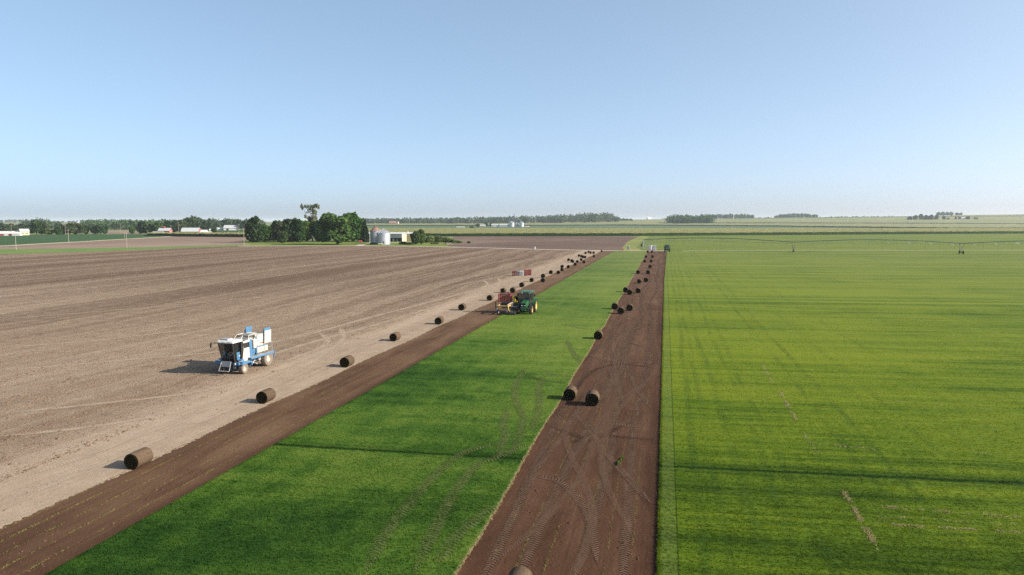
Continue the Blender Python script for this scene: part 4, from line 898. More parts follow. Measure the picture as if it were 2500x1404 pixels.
def sod_harvester():
    t = empty('sod_harvester', (-20.35, 88.6, .02)); tag(t, 'yellow framed sod harvester with dark conveyor attached beside the tractor', 'sod harvester')
    b = MB(); b.box((0, -1.7, 1.10), (1.55, .16, .20)); b.box((-.7, -.4, 1.08), (.12, 2.6, .16)); b.box((.7, -.4, 1.08), (.12, 2.6, .16)); b.box((0, 1.0, 1.08), (1.5, .14, .16)); b.build('frame', M['yellow_paint'], t, .02)
    for x in (-.62, .55):
        wheel(t, (x, -1.55, .33), .33, .22, M['tyre'], M['bright_white'], .5, 0, 1)
        b = MB(); b.box((x - .17, -1.55, .72), (.08, .12, .76)); b.box((x, -1.55, 1.0), (.3, .12, .08)); b.build('wheel_fork', M['grey_metal'], t)
    b = MB(); b.prism([(-1.9, 1.2), (-1.6, 1.2), (-1.15, .35), (-1.35, .35)], 0, .68, .78); b.box((1.0, -1.5, .48), (.5, .06, .06)); b.build('guide_arm', M['yellow_paint'], t)
    b = MB(); b.box((-.95, -1.4, 1.2), (.12, .1, .9)); b.box((-.92, -1.4, .7), (.06, .06, .5)); b.build('side_post', M['dark_metal'], t)
    cv = MB(); cv.prism([(-2.0, .12), (-1.9, .32), (1.4, 1.55), (1.5, 1.38), (-1.7, .10)], 0, .9, 1.75); cvo = cv.build('conveyor', M['black_inside'], t, .02)
    b = MB(); b.box((1.3, -1.2, 1.02), (.95, .06, .08)); b.box((.92, -.2, .95), (.04, 3.2, .1), (R(20), 0, 0)); b.build('conveyor_rail', M['grey_metal'], cvo)
    b = MB(); b.box((1.3, -1.98, .16), (.9, .12, .18)); b.build('cutter_head', M['dark_metal'], t, .02)
    b = MB(); b.box((.1, .3, 1.25), (1.2, 1.2, .3)); b.box((.2, 1.3, .75), (1.8, .8, .5)); b.build('deck', M['dark_metal'], t)
    b = MB(); b.cyl((.62, -1.45, 1.25), (1.15, -.9, 1.52), .05, n=8)
    for k in range(4): b.box((.72 + .12 * k, -1.35 + .14 * k, 1.37 + .06 * k), (.08, .08, .1))
    b.build('hose_arm', M['rim_cream'], t)
    b = MB(); b.box((1.0, .3, 1.9), (.12, .1, .7)); b.prism([(1.15, 1.45), (1.4, 1.45), (1.36, 1.75), (1.28, 2.0), (1.2, 1.75)], 1, .0, .08); b.box((1.5, .0, 1.55), (.2, .1, .14)); b.build('lift_arm', M['rim_yellow'], t)
    return t
sod_harvester()
def rack(name, loc, rz, wd, dp, ht, m, label, cols=3, rows=6, group=None):
    t = empty(name, loc, rz); tag(t, label, 'rack', group)
    for x in np.linspace(-wd / 2, wd / 2, cols + 1):
        for y in (-dp / 2, dp / 2):
            b = MB(); b.box((x, y, ht / 2), (.07, .07, ht)); b.build('post', m, t)
    for z in np.linspace(.06, ht - .04, rows):
        for y in (-dp / 2 - .04, dp / 2 + .04): b = MB(); b.box((0, y, z), (wd + .05, .04, .09)); b.build('rail', m, t)
        for x in (-wd / 2 - .04, wd / 2 + .04): b = MB(); b.box((x, 0, z), (.04, dp, .09)); b.build('rail', m, t)
    return t
rack('pallet_rack', (-20.55, 89.4, 1.45), 0, 1.55, 1.1, 1.05, M['red_paint'], 'red barred rack riding on the yellow sod harvester', 3, 6)
o = copy_tree(protos[1]); o.location = (-19.3, 90.2, 1.42); o.rotation_euler = (0, 0, R(1)); o.scale = (.8, .9, .8); tag(o, 'brown sod roll carried on the harvester between red rack and tractor', 'sod roll', 'sod rolls on the harvester')
# steel platform under the carried roll belongs to the harvester
b = MB(); b.box((1.05, 1.6, 1.36), (.9, 1.1, .1)); b.box((1.05, 1.3, 1.1), (.12, .12, .5)); b.build('roll_cradle', M['dark_metal'], bpy.data.objects['sod_harvester'])

# pallets and racks standing on the bare field
px, py = G(1254, 673); RK = .66
rack('pallet_rack', (px + .3 * RK, py, .0), R(4), 1.3 * RK, 1.0, 1.0, M['red_paint'], 'leftmost open red rack standing on the bare field', 2, 4, 'racks on the bare field')
def pallet_stack(loc, rz, n, m, label):
    t = empty('pallet_stack', loc, rz); t.scale = (RK, 1, 1); tag(t, label, 'pallets', 'pallet stacks on the bare field')
    for k in range(n):
        z = .15 * k
        for i in range(5): b = MB(); b.box((-.5 + .25 * i, 0, z + .13), (.16, 1.0, .022)); b.build('board', m, t)
        for y in (-.45, 0, .45): b = MB(); b.box((0, y, z + .06), (1.15, .09, .10)); b.build('runner', m, t)
    return t
paint('grey_pallet', (.30, .29, .28), .85, var=.3)
paint('white_pallet', (.66, .65, .62), .7, var=.15)
pallet_stack((px + 1.55 * RK, py + .2, 0), R(3), 7, M['grey_pallet'], 'grey pallet stack in the middle of the red racks')
pallet_stack((px + 2.75 * RK, py + .35, 0), R(2), 7, M['white_pallet'], 'white pallet stack right of the grey pallets')
rack('pallet_rack', (px + 3.7 * RK, py + 1.0, 0), R(4), 1.1 * RK, 1.6, 1.2, M['red_paint'], 'tall red rack directly right of the white pallets', 3, 5, 'racks on the bare field')
rack('pallet_rack', (px + 4.75 * RK, py + 2.4, 0), R(8), 1.1 * RK, 1.8, 1.2, M['red_paint'], 'rightmost tall red rack behind the others on the bare field', 3, 5, 'racks on the bare field')

# ================================================================== TREES
def leaf_mat(name, c0, c1, hue=.02, tr=.3):
    n = NT(name); p = n.pos(); r = n.rnd()
    f = n.rng(n.noise(p, .55, 4, .7), .3, .7); c = n.mix(f, c0, c1)
    c = n.hsv(c, n.rng(r, 0, 1, .5 - hue, .5 + hue), n.rng(r, 0, 1, .85, 1.1), n.rng(n.ma('FRACT', n.ma('MULTIPLY', r, 7.3)), 0, 1, .75, 1.25))
    M[name] = n.done(n.shader_mix(tr, n.bsdf(c, .65, 0, spec=.2), n.transl(n.hsv(c, .49, 1.05, 1.3)))); return M[name]
leaf_mat('leaf_dark', (.017, .040, .010), (.038, .076, .018)); leaf_mat('leaf_mid', (.028, .062, .012), (.062, .112, .023)); leaf_mat('leaf_light', (.055, .10, .018), (.105, .15, .035))
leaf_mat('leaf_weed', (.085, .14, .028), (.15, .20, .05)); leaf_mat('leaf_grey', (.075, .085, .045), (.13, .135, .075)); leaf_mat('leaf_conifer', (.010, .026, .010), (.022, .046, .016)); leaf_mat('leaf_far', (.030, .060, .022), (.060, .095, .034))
def crown_pts(lobes, n, seed, gap=.25, shell=.5):
    r_ = np.random.RandomState(seed); L = np.array(lobes, float); vol = L[:, 3] * L[:, 4] * L[:, 5]; k = r_.choice(len(L), n * 2, p=vol ** .67 / (vol ** .67).sum())
    d = r_.normal(size=(n * 2, 3)); d /= np.linalg.norm(d, axis=1)[:, None]; rr = shell + (1.06 - shell) * r_.uniform(0, 1, n * 2) ** .6
    q = L[k, :3] + d * L[k, 3:] * rr[:, None]
    g = np.sin(q[:, 0] * 1.3 + seed) * np.sin(q[:, 1] * 1.25 + 2 * seed) + np.sin(q[:, 2] * 1.5 + q[:, 0] * .7) + .6 * np.sin(q[:, 0] * 3.1 + q[:, 2] * 2.3 + q[:, 1] * 2.7)
    keep = g > -1.6 + gap * 3.0; q = q[keep][:n]; d = d[keep][:n]
    return q, d
def leaf_mesh(name, q, d, size, seed, droop=.0):
    r_ = np.random.RandomState(seed + 99); n = len(q); nr = d * .7 + r_.normal(size=(n, 3)) * .8 + np.array([.0, 0, .25]); nr /= np.linalg.norm(nr, axis=1)[:, None]
    a = np.cross(nr, r_.normal(size=(n, 3))); a /= np.linalg.norm(a, axis=1)[:, None]; b_ = np.cross(nr, a); s = (size * r_.uniform(.55, 1.35, n))[:, None]
    V = np.stack([q - a * s - b_ * s * .35, q + a * s * .2 - b_ * s * .7, q + a * s + b_ * s * .3, q - a * s * .25 + b_ * s * .75], 1).reshape(-1, 3)
    return np_mesh(name, V, np.arange(len(V)).reshape(-1, 4))
def trunk_mb(h, r, limbs, seed, lean=0.):
    rnd = random.Random(seed); b = MB(); tp = (lean, 0, h * .55); b.cyl((0, 0, -.3), tp, r, r * .6, 9)
    for (x, y, z) in limbs:
        st = Vector((lean * .8, 0, h * rnd.uniform(.25, .5))); en = Vector((x, y, z)); md = st.lerp(en, .5) + Vector((rnd.uniform(-.4, .4), rnd.uniform(-.4, .4), .5)); b.cyl(st, md, r * .45, r * .28, 6); b.cyl(md, en, r * .28, r * .08, 6)
    return b
def tree_proto(kind, seed, n=2600, size=.42):
    """unit-ish tree about 10 m tall and 8 m wide"""
    rnd = random.Random(seed); t = empty('tree'); lobes = []
    if kind == 'round':
        lobes.append((0, 0, 5.6, 3.0, 3.0, 3.2))
        lobes.append((0, 0, 3.0, 2.9, 2.9, 2.4))
        for i in range(17): a = rnd.uniform(0, 6.28); e = rnd.uniform(-1.0, 1.3); lobes.append((2.6 * math.cos(a) * math.cos(e), 2.6 * math.sin(a) * math.cos(e), 5.4 + 3.2 * math.sin(e), *(rnd.uniform(1.1, 1.9) for _ in range(3))))
    elif kind == 'oval':
        for i in range(20): z = rnd.uniform(1.2, 8.9); w_ = 3.1 * math.sin(math.pi * min(1, (z + 2.0) / 11.6)) ** .6; a = rnd.uniform(0, 6.28); lobes.append((w_ * .7 * math.cos(a), w_ * .7 * math.sin(a), z, *(rnd.uniform(1.0, 1.7) for _ in range(3))))
        lobes.append((0, 0, 4.8, 2.6, 2.6, 4.2))
    elif kind == 'wide':
        for i in range(18): a = rnd.uniform(0, 6.28); rr = rnd.uniform(.5, 3.6); z = 6.2 + rnd.uniform(-2.8, 2.6) * (1 - rr / 7); lobes.append((rr * math.cos(a), rr * math.sin(a), z, rnd.uniform(1.2, 2.0), rnd.uniform(1.2, 2.0), rnd.uniform(.9, 1.5)))
        lobes.append((0, 0, 4.4, 3.3, 3.3, 2.8))
        for i in range(8): a = i * .785; lobes.append((2.9 * math.cos(a), 2.9 * math.sin(a), rnd.uniform(1.9, 3.2), 1.4, 1.4, 1.2))
    elif kind == 'conifer':
        for i in range(9): z = .8 + i * 1.05; w_ = 2.7 * (1 - i / 9.6); lobes.append((rnd.uniform(-.2, .2), rnd.uniform(-.2, .2), z, w_, w_, .75))
    elif kind == 'sparse':
        for i in range(70): a = rnd.uniform(0, 6.28); z = rnd.uniform(3.0, 9.7); rr = rnd.uniform(.3, 1.0) * (1.0 + max(0, z - 4.2) * .40); lobes.append((rr * math.cos(a), rr * math.sin(a), z, rnd.uniform(.35, .75), rnd.uniform(.35, .75), rnd.uniform(.35, .7)))
    elif kind == 'shrub':
        for i in range(14): a = rnd.uniform(0, 6.28); rr = rnd.uniform(0, 3.2); lobes.append((rr * math.cos(a), rr * math.sin(a), rnd.uniform(1.5, 7.5) * (1 - rr / 8), rnd.uniform(1.2, 2.0), rnd.uniform(1.2, 2.0), rnd.uniform(1.2, 2.4)))
    limbs = [(l[0] * .95, l[1] * .95, l[2]) for l in lobes[:(34 if kind == 'sparse' else 6)]]
    trunk_mb(10 if kind != 'shrub' else 5, .30 if kind != 'sparse' else .26, limbs if kind != 'conifer' else [], seed).build('trunk', M['dead_bark'] if kind == 'sparse' else M['bark'], t)
    m = {'round': 'leaf_mid', 'oval': 'leaf_dark', 'wide': 'leaf_mid', 'conifer': 'leaf_conifer', 'sparse': 'leaf_grey', 'shrub': 'leaf_light'}[kind]
    q, d = crown_pts(lobes, n if kind != 'sparse' else int(n * .75), seed, .16 if kind != 'sparse' else .3, .45 if kind != 'sparse' else .2)
    q = q[q[:, 2] > .25]; d = d[:len(q)]
    link_mesh('crown', leaf_mesh('crown', q, d, size, seed), M[m], t)
    return t
TP = {}
for k, sd_, n in (('round', 1, 5200), ('round', 2, 5200), ('oval', 3, 5200), ('oval', 4, 5200), ('wide', 5, 6000), ('conifer', 6, 2200), ('sparse', 7, 2600), ('shrub', 8, 2400), ('round', 9, 900), ('oval', 10, 900), ('wide', 11, 900)):
    TP.setdefault(k if sd_ < 9 else k + '_far', []).append([tree_proto(k, sd_, n, .75 if sd_ >= 9 else .26 if k == 'sparse' else .42), False])
def tree(kind, loc, h, wd, rz, label, group=None, name='tree', leaf=None, cat='tree', i=0):
    e = TP[kind][i % len(TP[kind])]
    o = e[0] if not e[1] else copy_tree(e[0]); e[1] = True
    o.name = name; o.location = loc; o.rotation_euler = (0, 0, rz); o.scale = (wd / 8., wd / 8., h / 10.); tag(o, label, cat, group)
    if leaf:
        for ch in o.children:
            if ch.name.startswith('crown'): ch.material_slots[0].link = 'OBJECT'; ch.material_slots[0].material = M[leaf]
    return o
rt = random.Random(12)
grove = [('oval', 622, 592, 14.5, 10.5, 'leaf_dark', 'dark full tree at the left end of the farmyard grove', 0), ('round', 647, 591, 10.5, 8.5, 'leaf_mid', 'lower mid green tree right of the leftmost grove tree', 0),
         ('round', 681, 590, 12.6, 9, 'leaf_mid', 'rounded green tree left of the dark centre of the grove', 1), ('oval', 704, 591, 14.2, 9.5, 'leaf_dark', 'dark tall tree in the left centre of the grove', 1),
         ('oval', 727, 591, 13.6, 9.5, 'leaf_dark', 'dark tree left of the tall half bare tree', 0), ('round', 748, 590, 12.6, 8, 'leaf_light', 'lighter green tree in front of the tall half bare tree', 1),
         ('sparse', 763, 589.5, 22.5, 14, 'leaf_grey', 'tall half bare grey tree standing above the grove', 0), ('oval', 778, 590, 13, 8, 'leaf_dark', 'dark tree right below the tall half bare tree', 1), ('oval', 800, 589, 13.5, 9, 'leaf_mid', 'green tree tucked left of the widest grove tree', 0),
         ('wide', 824, 597, 18.5, 15.5, 'leaf_mid', 'widest full crowned tree at the front of the grove', 0), ('round', 862, 590, 17.6, 12.5, 'leaf_mid', 'high round tree at the right shoulder of the grove', 0),
         ('conifer', 891, 591, 13, 8.5, 'leaf_conifer', 'dark evergreen at the right end of the grove beside the shed', 0), ('oval', 662, 588, 9, 8, 'leaf_dark', 'low dark tree behind the front left grove trees', 0), ('oval', 842, 588, 13, 9, 'leaf_dark', 'dark tree behind the widest grove tree', 1), ('round', 690, 593.5, 6.5, 7, 'leaf_mid', 'small bushy tree low in front of the grove', 1), ('round', 878, 589, 9, 7, 'leaf_dark', 'small dark tree between grove and shed', 0)]
for (k, px, py, h, wd, lf, lab, i) in grove:
    x, y = G(px, py); tree(k, (x, y, 0), h, wd * 1.12, rt.uniform(0, 6.28), lab, 'farmyard grove trees', 'grove_tree', lf, i=i)
for (px, py, h, wd, lf, lab) in ((1015, 597, 7.2, 4.6, 'leaf_mid', 'slim leafy tree in front of the white end of the shed'), (1029, 596.5, 8.0, 3.6, 'leaf_light', 'slim upright tree right of the shed'), ):
    x, y = G(px, py); tree('round', (x, y, 0), h, wd * 1.3, rt.uniform(0, 6.28), lab, 'slim trees by the shed', 'yard_tree', lf)
for (px, py, h, wd, lf, lab) in ((985, 597, 2.2, 5, 'leaf_weed', 'low bush in front of the tan shed wall'), (1000, 597.5, 1.8, 4, 'leaf_mid', 'smaller low bush left of the slim trees'), (1052, 592, 5.2, 9, 'leaf_weed', 'high bush at the left of the weedy thicket'), (1070, 591.5, 5.0, 10, 'leaf_weed', 'broad bush in the middle of the weedy thicket'), (1088, 591.5, 4.2, 9, 'leaf_weed', 'bush right of the middle of the weedy thicket'), (1106, 592.5, 2.4, 6, 'leaf_weed', 'low bush near the right end of the thicket'), (1122, 593.5, 1.9, 4, 'leaf_weed', 'low light weeds clump at the far right of the thicket'), (1144, 594, 1.7, 2.4, 'leaf_mid', 'small lone weed bush right of the thicket'), (1062, 596, 1.2, 5, 'leaf_weed', 'flat weeds in front of the thicket'), (913, 597.5, 1.6, 4.5, 'leaf_dark', 'dark weeds at the foot of the left grain bin'), (1092, 597, 1.3, 5, 'leaf_weed', 'low brownish weeds on the yard edge')):
    x, y = G(px, py); tree('shrub', (x, y, 0), h, wd, rt.uniform(0, 6.28), lab, 'bushes by the farmyard', 'bush', lf, 'bush')
# trees round the farmsteads on the left horizon
left_tr = [(8, 569, 11, 14, 'round_far', 'leaf_far', 'behind the white barn roof at the left edge'), (30, 566, 10, 14, 'oval_far', 'leaf_far', 'behind the white barn roof at the left edge'), (52, 565, 10, 15, 'round_far', 'leaf_far', 'behind the white barn roof at the left edge'), (70, 568, 9, 12, 'wide_far', 'leaf_dark', 'behind the white barn roof at the left edge'),
           (90, 573.5, 14.2, 10, 'wide_far', 'leaf_dark', 'in the big dark pair left of the bean field poles'), (103, 573, 12.5, 9, 'oval_far', 'leaf_dark', 'in the big dark pair left of the bean field poles'),
           (120, 573.5, 6.5, 8, 'round_far', 'leaf_light', 'small pale willow between the dark clumps'), (142, 573.5, 8, 9, 'oval_far', 'leaf_dark', 'in the clump above the bean field'), (155, 573, 9.5, 9, 'round_far', 'leaf_dark', 'in the clump above the bean field'), (170, 573, 11, 10, 'wide_far', 'leaf_mid', 'in the clump above the bean field'), (184, 572.5, 11.5, 10, 'round_far', 'leaf_mid', 'in the clump above the bean field'), (198, 572.5, 11, 9, 'wide_far', 'leaf_mid', 'in the clump above the bean field'), (212, 572, 8.5, 7, 'oval_far', 'leaf_dark', 'in the clump above the bean field'),
           (233, 572, 8.5, 9, 'round_far', 'leaf_dark', 'in the low dark clump right of the bean field clump'), (246, 572, 9.5, 9, 'wide_far', 'leaf_dark', 'in the low dark clump right of the bean field clump'), (258, 571.5, 8.5, 7, 'oval_far', 'leaf_dark', 'in the low dark clump right of the bean field clump'),
           (323, 571.5, 8, 6, 'round_far', 'leaf_mid', 'lone small tree with a bare trunk by the road'), (343, 571, 12.5, 9, 'oval_far', 'leaf_dark', 'in the dark trio left of the red farm buildings'), (355, 571, 13, 9, 'round_far', 'leaf_dark', 'in the dark trio left of the red farm buildings'), (367, 571, 11.5, 8, 'wide_far', 'leaf_mid', 'in the dark trio left of the red farm buildings'), (386, 571, 12, 9, 'wide_far', 'leaf_mid', 'tree directly left of the red farm buildings'),
           (410, 567, 14, 12, 'oval_far', 'leaf_dark', 'behind the red farm buildings'), (426, 568, 13.5, 11, 'round_far', 'leaf_dark', 'behind the red farm buildings'), (440, 568, 14, 11, 'oval_far', 'leaf_mid', 'behind the red farm buildings'), (458, 563, 18, 15, 'wide_far', 'leaf_mid', 'behind the gambrel barn'), (474, 563, 20, 15, 'round_far', 'leaf_mid', 'behind the gambrel barn'), (488, 564, 18, 13, 'wide_far', 'leaf_far', 'behind the gambrel barn'), (512, 566, 16, 8, 'oval_far', 'leaf_dark', 'tall narrow tree right of the gambrel barn'), (501, 565, 14, 10, 'round_far', 'leaf_far', 'behind the gambrel barn'), (523, 571, 7, 7, 'round_far', 'leaf_dark', 'small dark tree in front of the white sheds'),
           (545, 560, 16, 16, 'wide_far', 'leaf_far', 'behind the grey roofed barn left of the grove'), (560, 560, 17, 16, 'round_far', 'leaf_far', 'behind the grey roofed barn left of the grove'), (575, 561, 16, 14, 'oval_far', 'leaf_far', 'behind the grey roofed barn left of the grove'), (590, 562, 15, 14, 'wide_far', 'leaf_far', 'behind the grey roofed barn left of the grove'), (604, 563, 16, 14, 'round_far', 'leaf_far', 'behind the grey roofed barn left of the grove'), (530, 561, 13, 14, 'oval_far', 'leaf_far', 'behind the grey roofed barn left of the grove')]
cnt = {}
NTH = ['leftmost', 'second', 'third', 'fourth', 'fifth', 'sixth', 'seventh', 'eighth', 'ninth', 'tenth', 'eleventh', 'twelfth', 'thirteenth']
for j, (px, py, h, wd, k, lf, where) in enumerate(sorted(left_tr)):
    x, y = G(px, py); single = where.split()[0] not in ('in', 'behind')
    tree(k, (x, y, 0), h, wd, rt.uniform(0, 6.28), where if single else ('leftmost tree ' if not cnt.get(where) else NTH[cnt[where]] + ' tree from the left ') + where, None if single else 'trees ' + where, 'far_tree', lf); cnt[where] = cnt.get(where, 0) + 1
for (px, d, h, wd, k, lf, lab) in ((1167, 1500, 8, 10, 'round_far', 'leaf_dark', 'lone round bush left of the far bungalow'), (1152, 1130, 5, 8, 'round_far', 'leaf_dark', 'lone dark round tree in the far bean field'), (1187, 1560, 12, 9, 'oval_far', 'leaf_dark', 'tall dark tree just behind the far bungalow'), (1199, 1560, 9, 8, 'round_far', 'leaf_dark', 'dark tree between the far bungalow and the sheds')):
    x, y = P(px, d); tree(k, (x, y, terrain(x, y)), h, wd, rt.uniform(0, 6.28), lab, None, 'far_tree', lf)
for j, (px, d, h, wd, k) in enumerate(((2216, 2150, 13, 17, 'oval_far'), (2230, 2140, 17, 16, 'round_far'), (2243, 2150, 20, 18, 'oval_far'), (2256, 2150, 17, 16, 'wide_far'), (2268, 2140, 18, 17, 'round_far'), (2281, 2150, 17, 16, 'oval_far'), (2299, 2150, 14, 12, 'oval_far'), (2310, 2150, 8, 9, 'round_far'), (2328, 2150, 11, 8, 'oval_far'), (2337, 2150, 12, 8, 'oval_far'), (2358, 2150, 12, 13, 'round_far'), (2374, 2150, 9, 7, 'oval_far'), (2380, 2150, 8, 7, 'oval_far'))):
    x, y = P(px, d); tree(k, (x, y, terrain(x, y)), h, wd, rt.uniform(0, 6.28), ('leftmost' if j == 0 else NTH[j] + ' from the left') + ' of the dark trees below the right hill crest', 'trees below the right hill crest', 'far_tree', 'leaf_dark')
for j, (px, d, h, wd, k) in enumerate(((2287, 2950, 17, 18, 'wide_far'), (2297, 2950, 18, 18, 'round_far'), (2308, 2950, 18, 18, 'wide_far'), (2317, 2950, 17, 16, 'round_far'), (2331, 2950, 14, 15, 'wide_far'), (2340, 2950, 14, 13, 'round_far'))):
    x, y = P(px, d); tree(k, (x, y, terrain(x, y)), h, wd, rt.uniform(0, 6.28), ('leftmost' if j == 0 else NTH[j] + ' from the left') + ' of the hazy trees on the right hill crest', 'trees on the right hill crest', 'far_tree', 'leaf_far')
for j, (px, d, h) in enumerate(((2012, 2520, 4), (2026, 2520, 5), (2040, 2500, 4))):
    x, y = P(px, d); tree('round_far', (x, y, terrain(x, y)), h, 6, 0, ('leftmost', 'middle', 'rightmost')[j] + ' of three tiny field trees on the far green slope', 'tiny field trees on the far slope', 'far_tree', 'leaf_dark')

def wood(name, label, px0, px1, d0, d1, hfun, ntree, nleaf, size, seed, leaf='leaf_far'):
    r_ = np.random.RandomState(seed); Q = []; D = []; tr_ = MB()
    for i in range(ntree):
        px = r_.uniform(px0, px1); d = r_.uniform(d0, d1); x, y = P(px, d); z0 = terrain(x, y); h = hfun(px) * r_.uniform(.78, 1.12); rw = r_.uniform(.32, .48) * h
        for j in range(4):
            q, dd = crown_pts([(r_.normal(0, rw * .4), r_.normal(0, rw * .4), h * r_.uniform(.40, .62), rw * .75, rw * .75, h * .42)], nleaf // 4, seed + i * 4 + j, .0, .6)
            Q.append(q + np.array([x, y, z0])); D.append(dd)
        tr_.cyl((x, y, z0), (x, y, z0 + h * .6), .35, .2, 5)
    o = empty(name); tag(o, label, 'wood', kind='stuff')
    link_mesh('canopy', leaf_mesh('canopy', np.concatenate(Q), np.concatenate(D), size, seed), M[leaf], o)['kind'] = 'stuff'
    tr_.build('trunks', M['bark'], o)['kind'] = 'stuff'
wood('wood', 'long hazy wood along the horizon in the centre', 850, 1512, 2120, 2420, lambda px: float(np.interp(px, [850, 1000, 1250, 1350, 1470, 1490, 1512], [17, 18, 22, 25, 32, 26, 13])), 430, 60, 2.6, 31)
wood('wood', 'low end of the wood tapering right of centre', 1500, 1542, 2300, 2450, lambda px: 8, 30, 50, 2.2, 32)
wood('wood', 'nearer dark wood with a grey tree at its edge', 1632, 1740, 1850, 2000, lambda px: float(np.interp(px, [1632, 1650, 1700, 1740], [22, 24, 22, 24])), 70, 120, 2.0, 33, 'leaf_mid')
wood('wood', 'wood block right of the nearer dark wood', 1722, 1838, 2800, 2950, lambda px: float(np.interp(px, [1722, 1770, 1790, 1838], [16, 16, 19, 13])), 80, 70, 2.6, 34)
wood('wood', 'flat topped wood island on the skyline right of centre', 1890, 1990, 2900, 3050, lambda px: float(np.interp(px, [1890, 1905, 1950, 1990], [8, 15, 18, 12])), 80, 70, 2.6, 35)
wood('wood', 'hazy tree belt behind the red farm on the left', 205, 440, 1000, 1180, lambda px: float(np.interp(px, [205, 300, 400, 440], [14, 14.5, 15, 14])), 150, 70, 1.5, 36)
wood('wood', 'hazy tree belt above the leftmost farm', 60, 150, 1150, 1400, lambda px: float(np.interp(px, [60, 95, 130, 150], [13, 17, 14, 10])), 50, 70, 1.7, 37)
wood('wood', 'faint far tree line on the left horizon', -60, 640, 3600, 4200, lambda px: 13 + 5 * math.sin(px * .03), 220, 30, 3.5, 38)
wood('wood', 'hazy trees seen behind the grove on the left', 480, 640, 1150, 1300, lambda px: 16, 60, 60, 1.8, 39)
wood('wood', 'faint scrub line under the right skyline', 1840, 2180, 3100, 3300, lambda px: 4, 60, 16, 2.6, 40)

# ================================================================== FARM BUILDINGS
def barn(name, loc, rz, wd, ln, h, rise, wm, rm, label, cat='barn', gambrel=False, doors=(), over=.4, windows=(), group=None):
    """ridge along local x (length ln); doors / windows = (face, offset, width, sill, height, material)"""
    t = empty(name, loc, rz); tag(t, label, cat, group); hw, hl = wd / 2, ln / 2
    gp = [(-hw, 0), (hw, 0), (hw, h)] + ([(hw * .72, h + rise * .62), (0, h + rise), (-hw * .72, h + rise * .62)] if gambrel else [(0, h + rise)]) + [(-hw, h)]
    b = MB(); b.prism(gp, 0, -hl, hl); b.build('wall', wm, t)
    top = gp[2:]; ov = over / hw; th = .18
    outer = [(y * (1 + (ov if k in (0, len(top) - 1) else 0)), z + th - (over * .4 if k in (0, len(top) - 1) else 0)) for k, (y, z) in enumerate(top)]; inner = [(y * (1 + (ov if k in (0, len(top) - 1) else 0)), z + .02 - (over * .4 if k in (0, len(top) - 1) else 0)) for k, (y, z) in enumerate(top)]
    b = MB()
    for k in range(len(top) - 1): b.prism([outer[k], outer[k + 1], inner[k + 1], inner[k]], 0, -hl - over, hl + over)
    b.build('roof', rm, t)
    for kind, lst in (('door', doors), ('window', windows)):
        for (face, off, w_, z0, hh, m) in lst:
            b = MB(); c = z0 + hh / 2
            if face == 'f': b.box((off, -hw - .02, c), (w_, .08, hh))
            elif face == 'r': b.box((hl + .02, off, c), (.08, w_, hh))
            else: b.box((-hl - .02, off, c), (.08, w_, hh))
            dd = b.build(kind, m, t)
            if kind == 'door' and w_ > 1.5:
                b = MB(); b2 = .1
                if face == 'f': b.box((off, -hw - .07, z0 + hh + .06), (w_ + .3, .06, .14)); b.box((off - w_ / 2 - .07, -hw - .07, c), (.12, .06, hh)); b.box((off + w_ / 2 + .07, -hw - .07, c), (.12, .06, hh))
                elif face == 'r': b.box((hl + .07, off, z0 + hh + .06), (.06, w_ + .3, .14))
                else: b.box((-hl - .07, off, z0 + hh + .06), (.06, w_ + .3, .14))
                b.build('frame', M['white_wall'], dd)
    return t
xa, ya = G(982, 590)
sh = empty('machine_shed', (xa, ya, 0)); tag(sh, 'long low machine shed with white roof and open bay behind the grain bins', 'shed')
b = MB(); b.box((-13, 3.6, 2.35), (26, 7.2, 4.7)); b.build('wall', M['white_wall'], sh)
b = MB(); b.box((.02, 3.6, 2.3), (.12, 7.0, 4.5)); b.build('end_wall', M['cream_wall'], sh)
b = MB(); b.prism([(-.5, 4.55), (3.6, 5.2), (7.6, 4.6), (7.6, 4.75), (3.6, 5.36), (-.5, 4.75)], 0, -26.4, .45); b.build('roof', M['bright_white'], sh)
b = MB(); b.box((-4.0, -.05, 3.35), (7.4, .12, 2.1)); b.build('fascia_panel', M['door_grey'], sh)
b = MB(); b.box((-4.0, -.04, 1.1), (7.4, .06, 2.2)); b.build('bay_shade_panel', M['black_inside'], sh)  # black panel on the solid wall, painted as the shade inside the bay
b = MB(); b.box((-5.6, -.12, .9), (1.0, .14, 1.8)); b.build('bay_door', M['grey_blue_wall'], sh)
b = MB(); b.box((-3.2, -.12, .7), (.5, .12, 1.4)); b.build('bay_post', M['grey_blue_wall'], sh)
b = MB(); b.box((-22.6, -.05, 2.0), (4.2, .1, 3.9)); dr = b.build('sliding_door', M['grey_blue_wall'], sh)
b = MB(); b.box((-22.6, -.12, 4.02), (5, .1, .16)); b.box((-24.9, -.1, 2.0), (.25, .1, 4.0)); b.box((-20.3, -.1, 2.0), (.25, .1, 4.0)); b.build('frame', M['bright_white'], dr)
b = MB(); b.box((-9, 12.4, 2.3), (33, 10, 4.6)); b.build('rear_wall', M['tan_wall'], sh)
b = MB(); b.box((7.52, 12.4, 2.25), (.12, 9.8, 4.4)); b.build('rear_end_wall', M['white_wall'], sh)
b = MB(); b.prism([(7.2, 4.5), (12.4, 5.25), (17.9, 4.5), (17.9, 4.64), (12.4, 5.4), (7.2, 4.64)], 0, -25.8, 7.9); b.build('rear_roof', M['bright_white'], sh)
b = MB(); b.cyl((-.2, 10, 4.7), (-.2, 10, 6.1), .25); b.build('vent_pipe', M['bright_white'], sh)
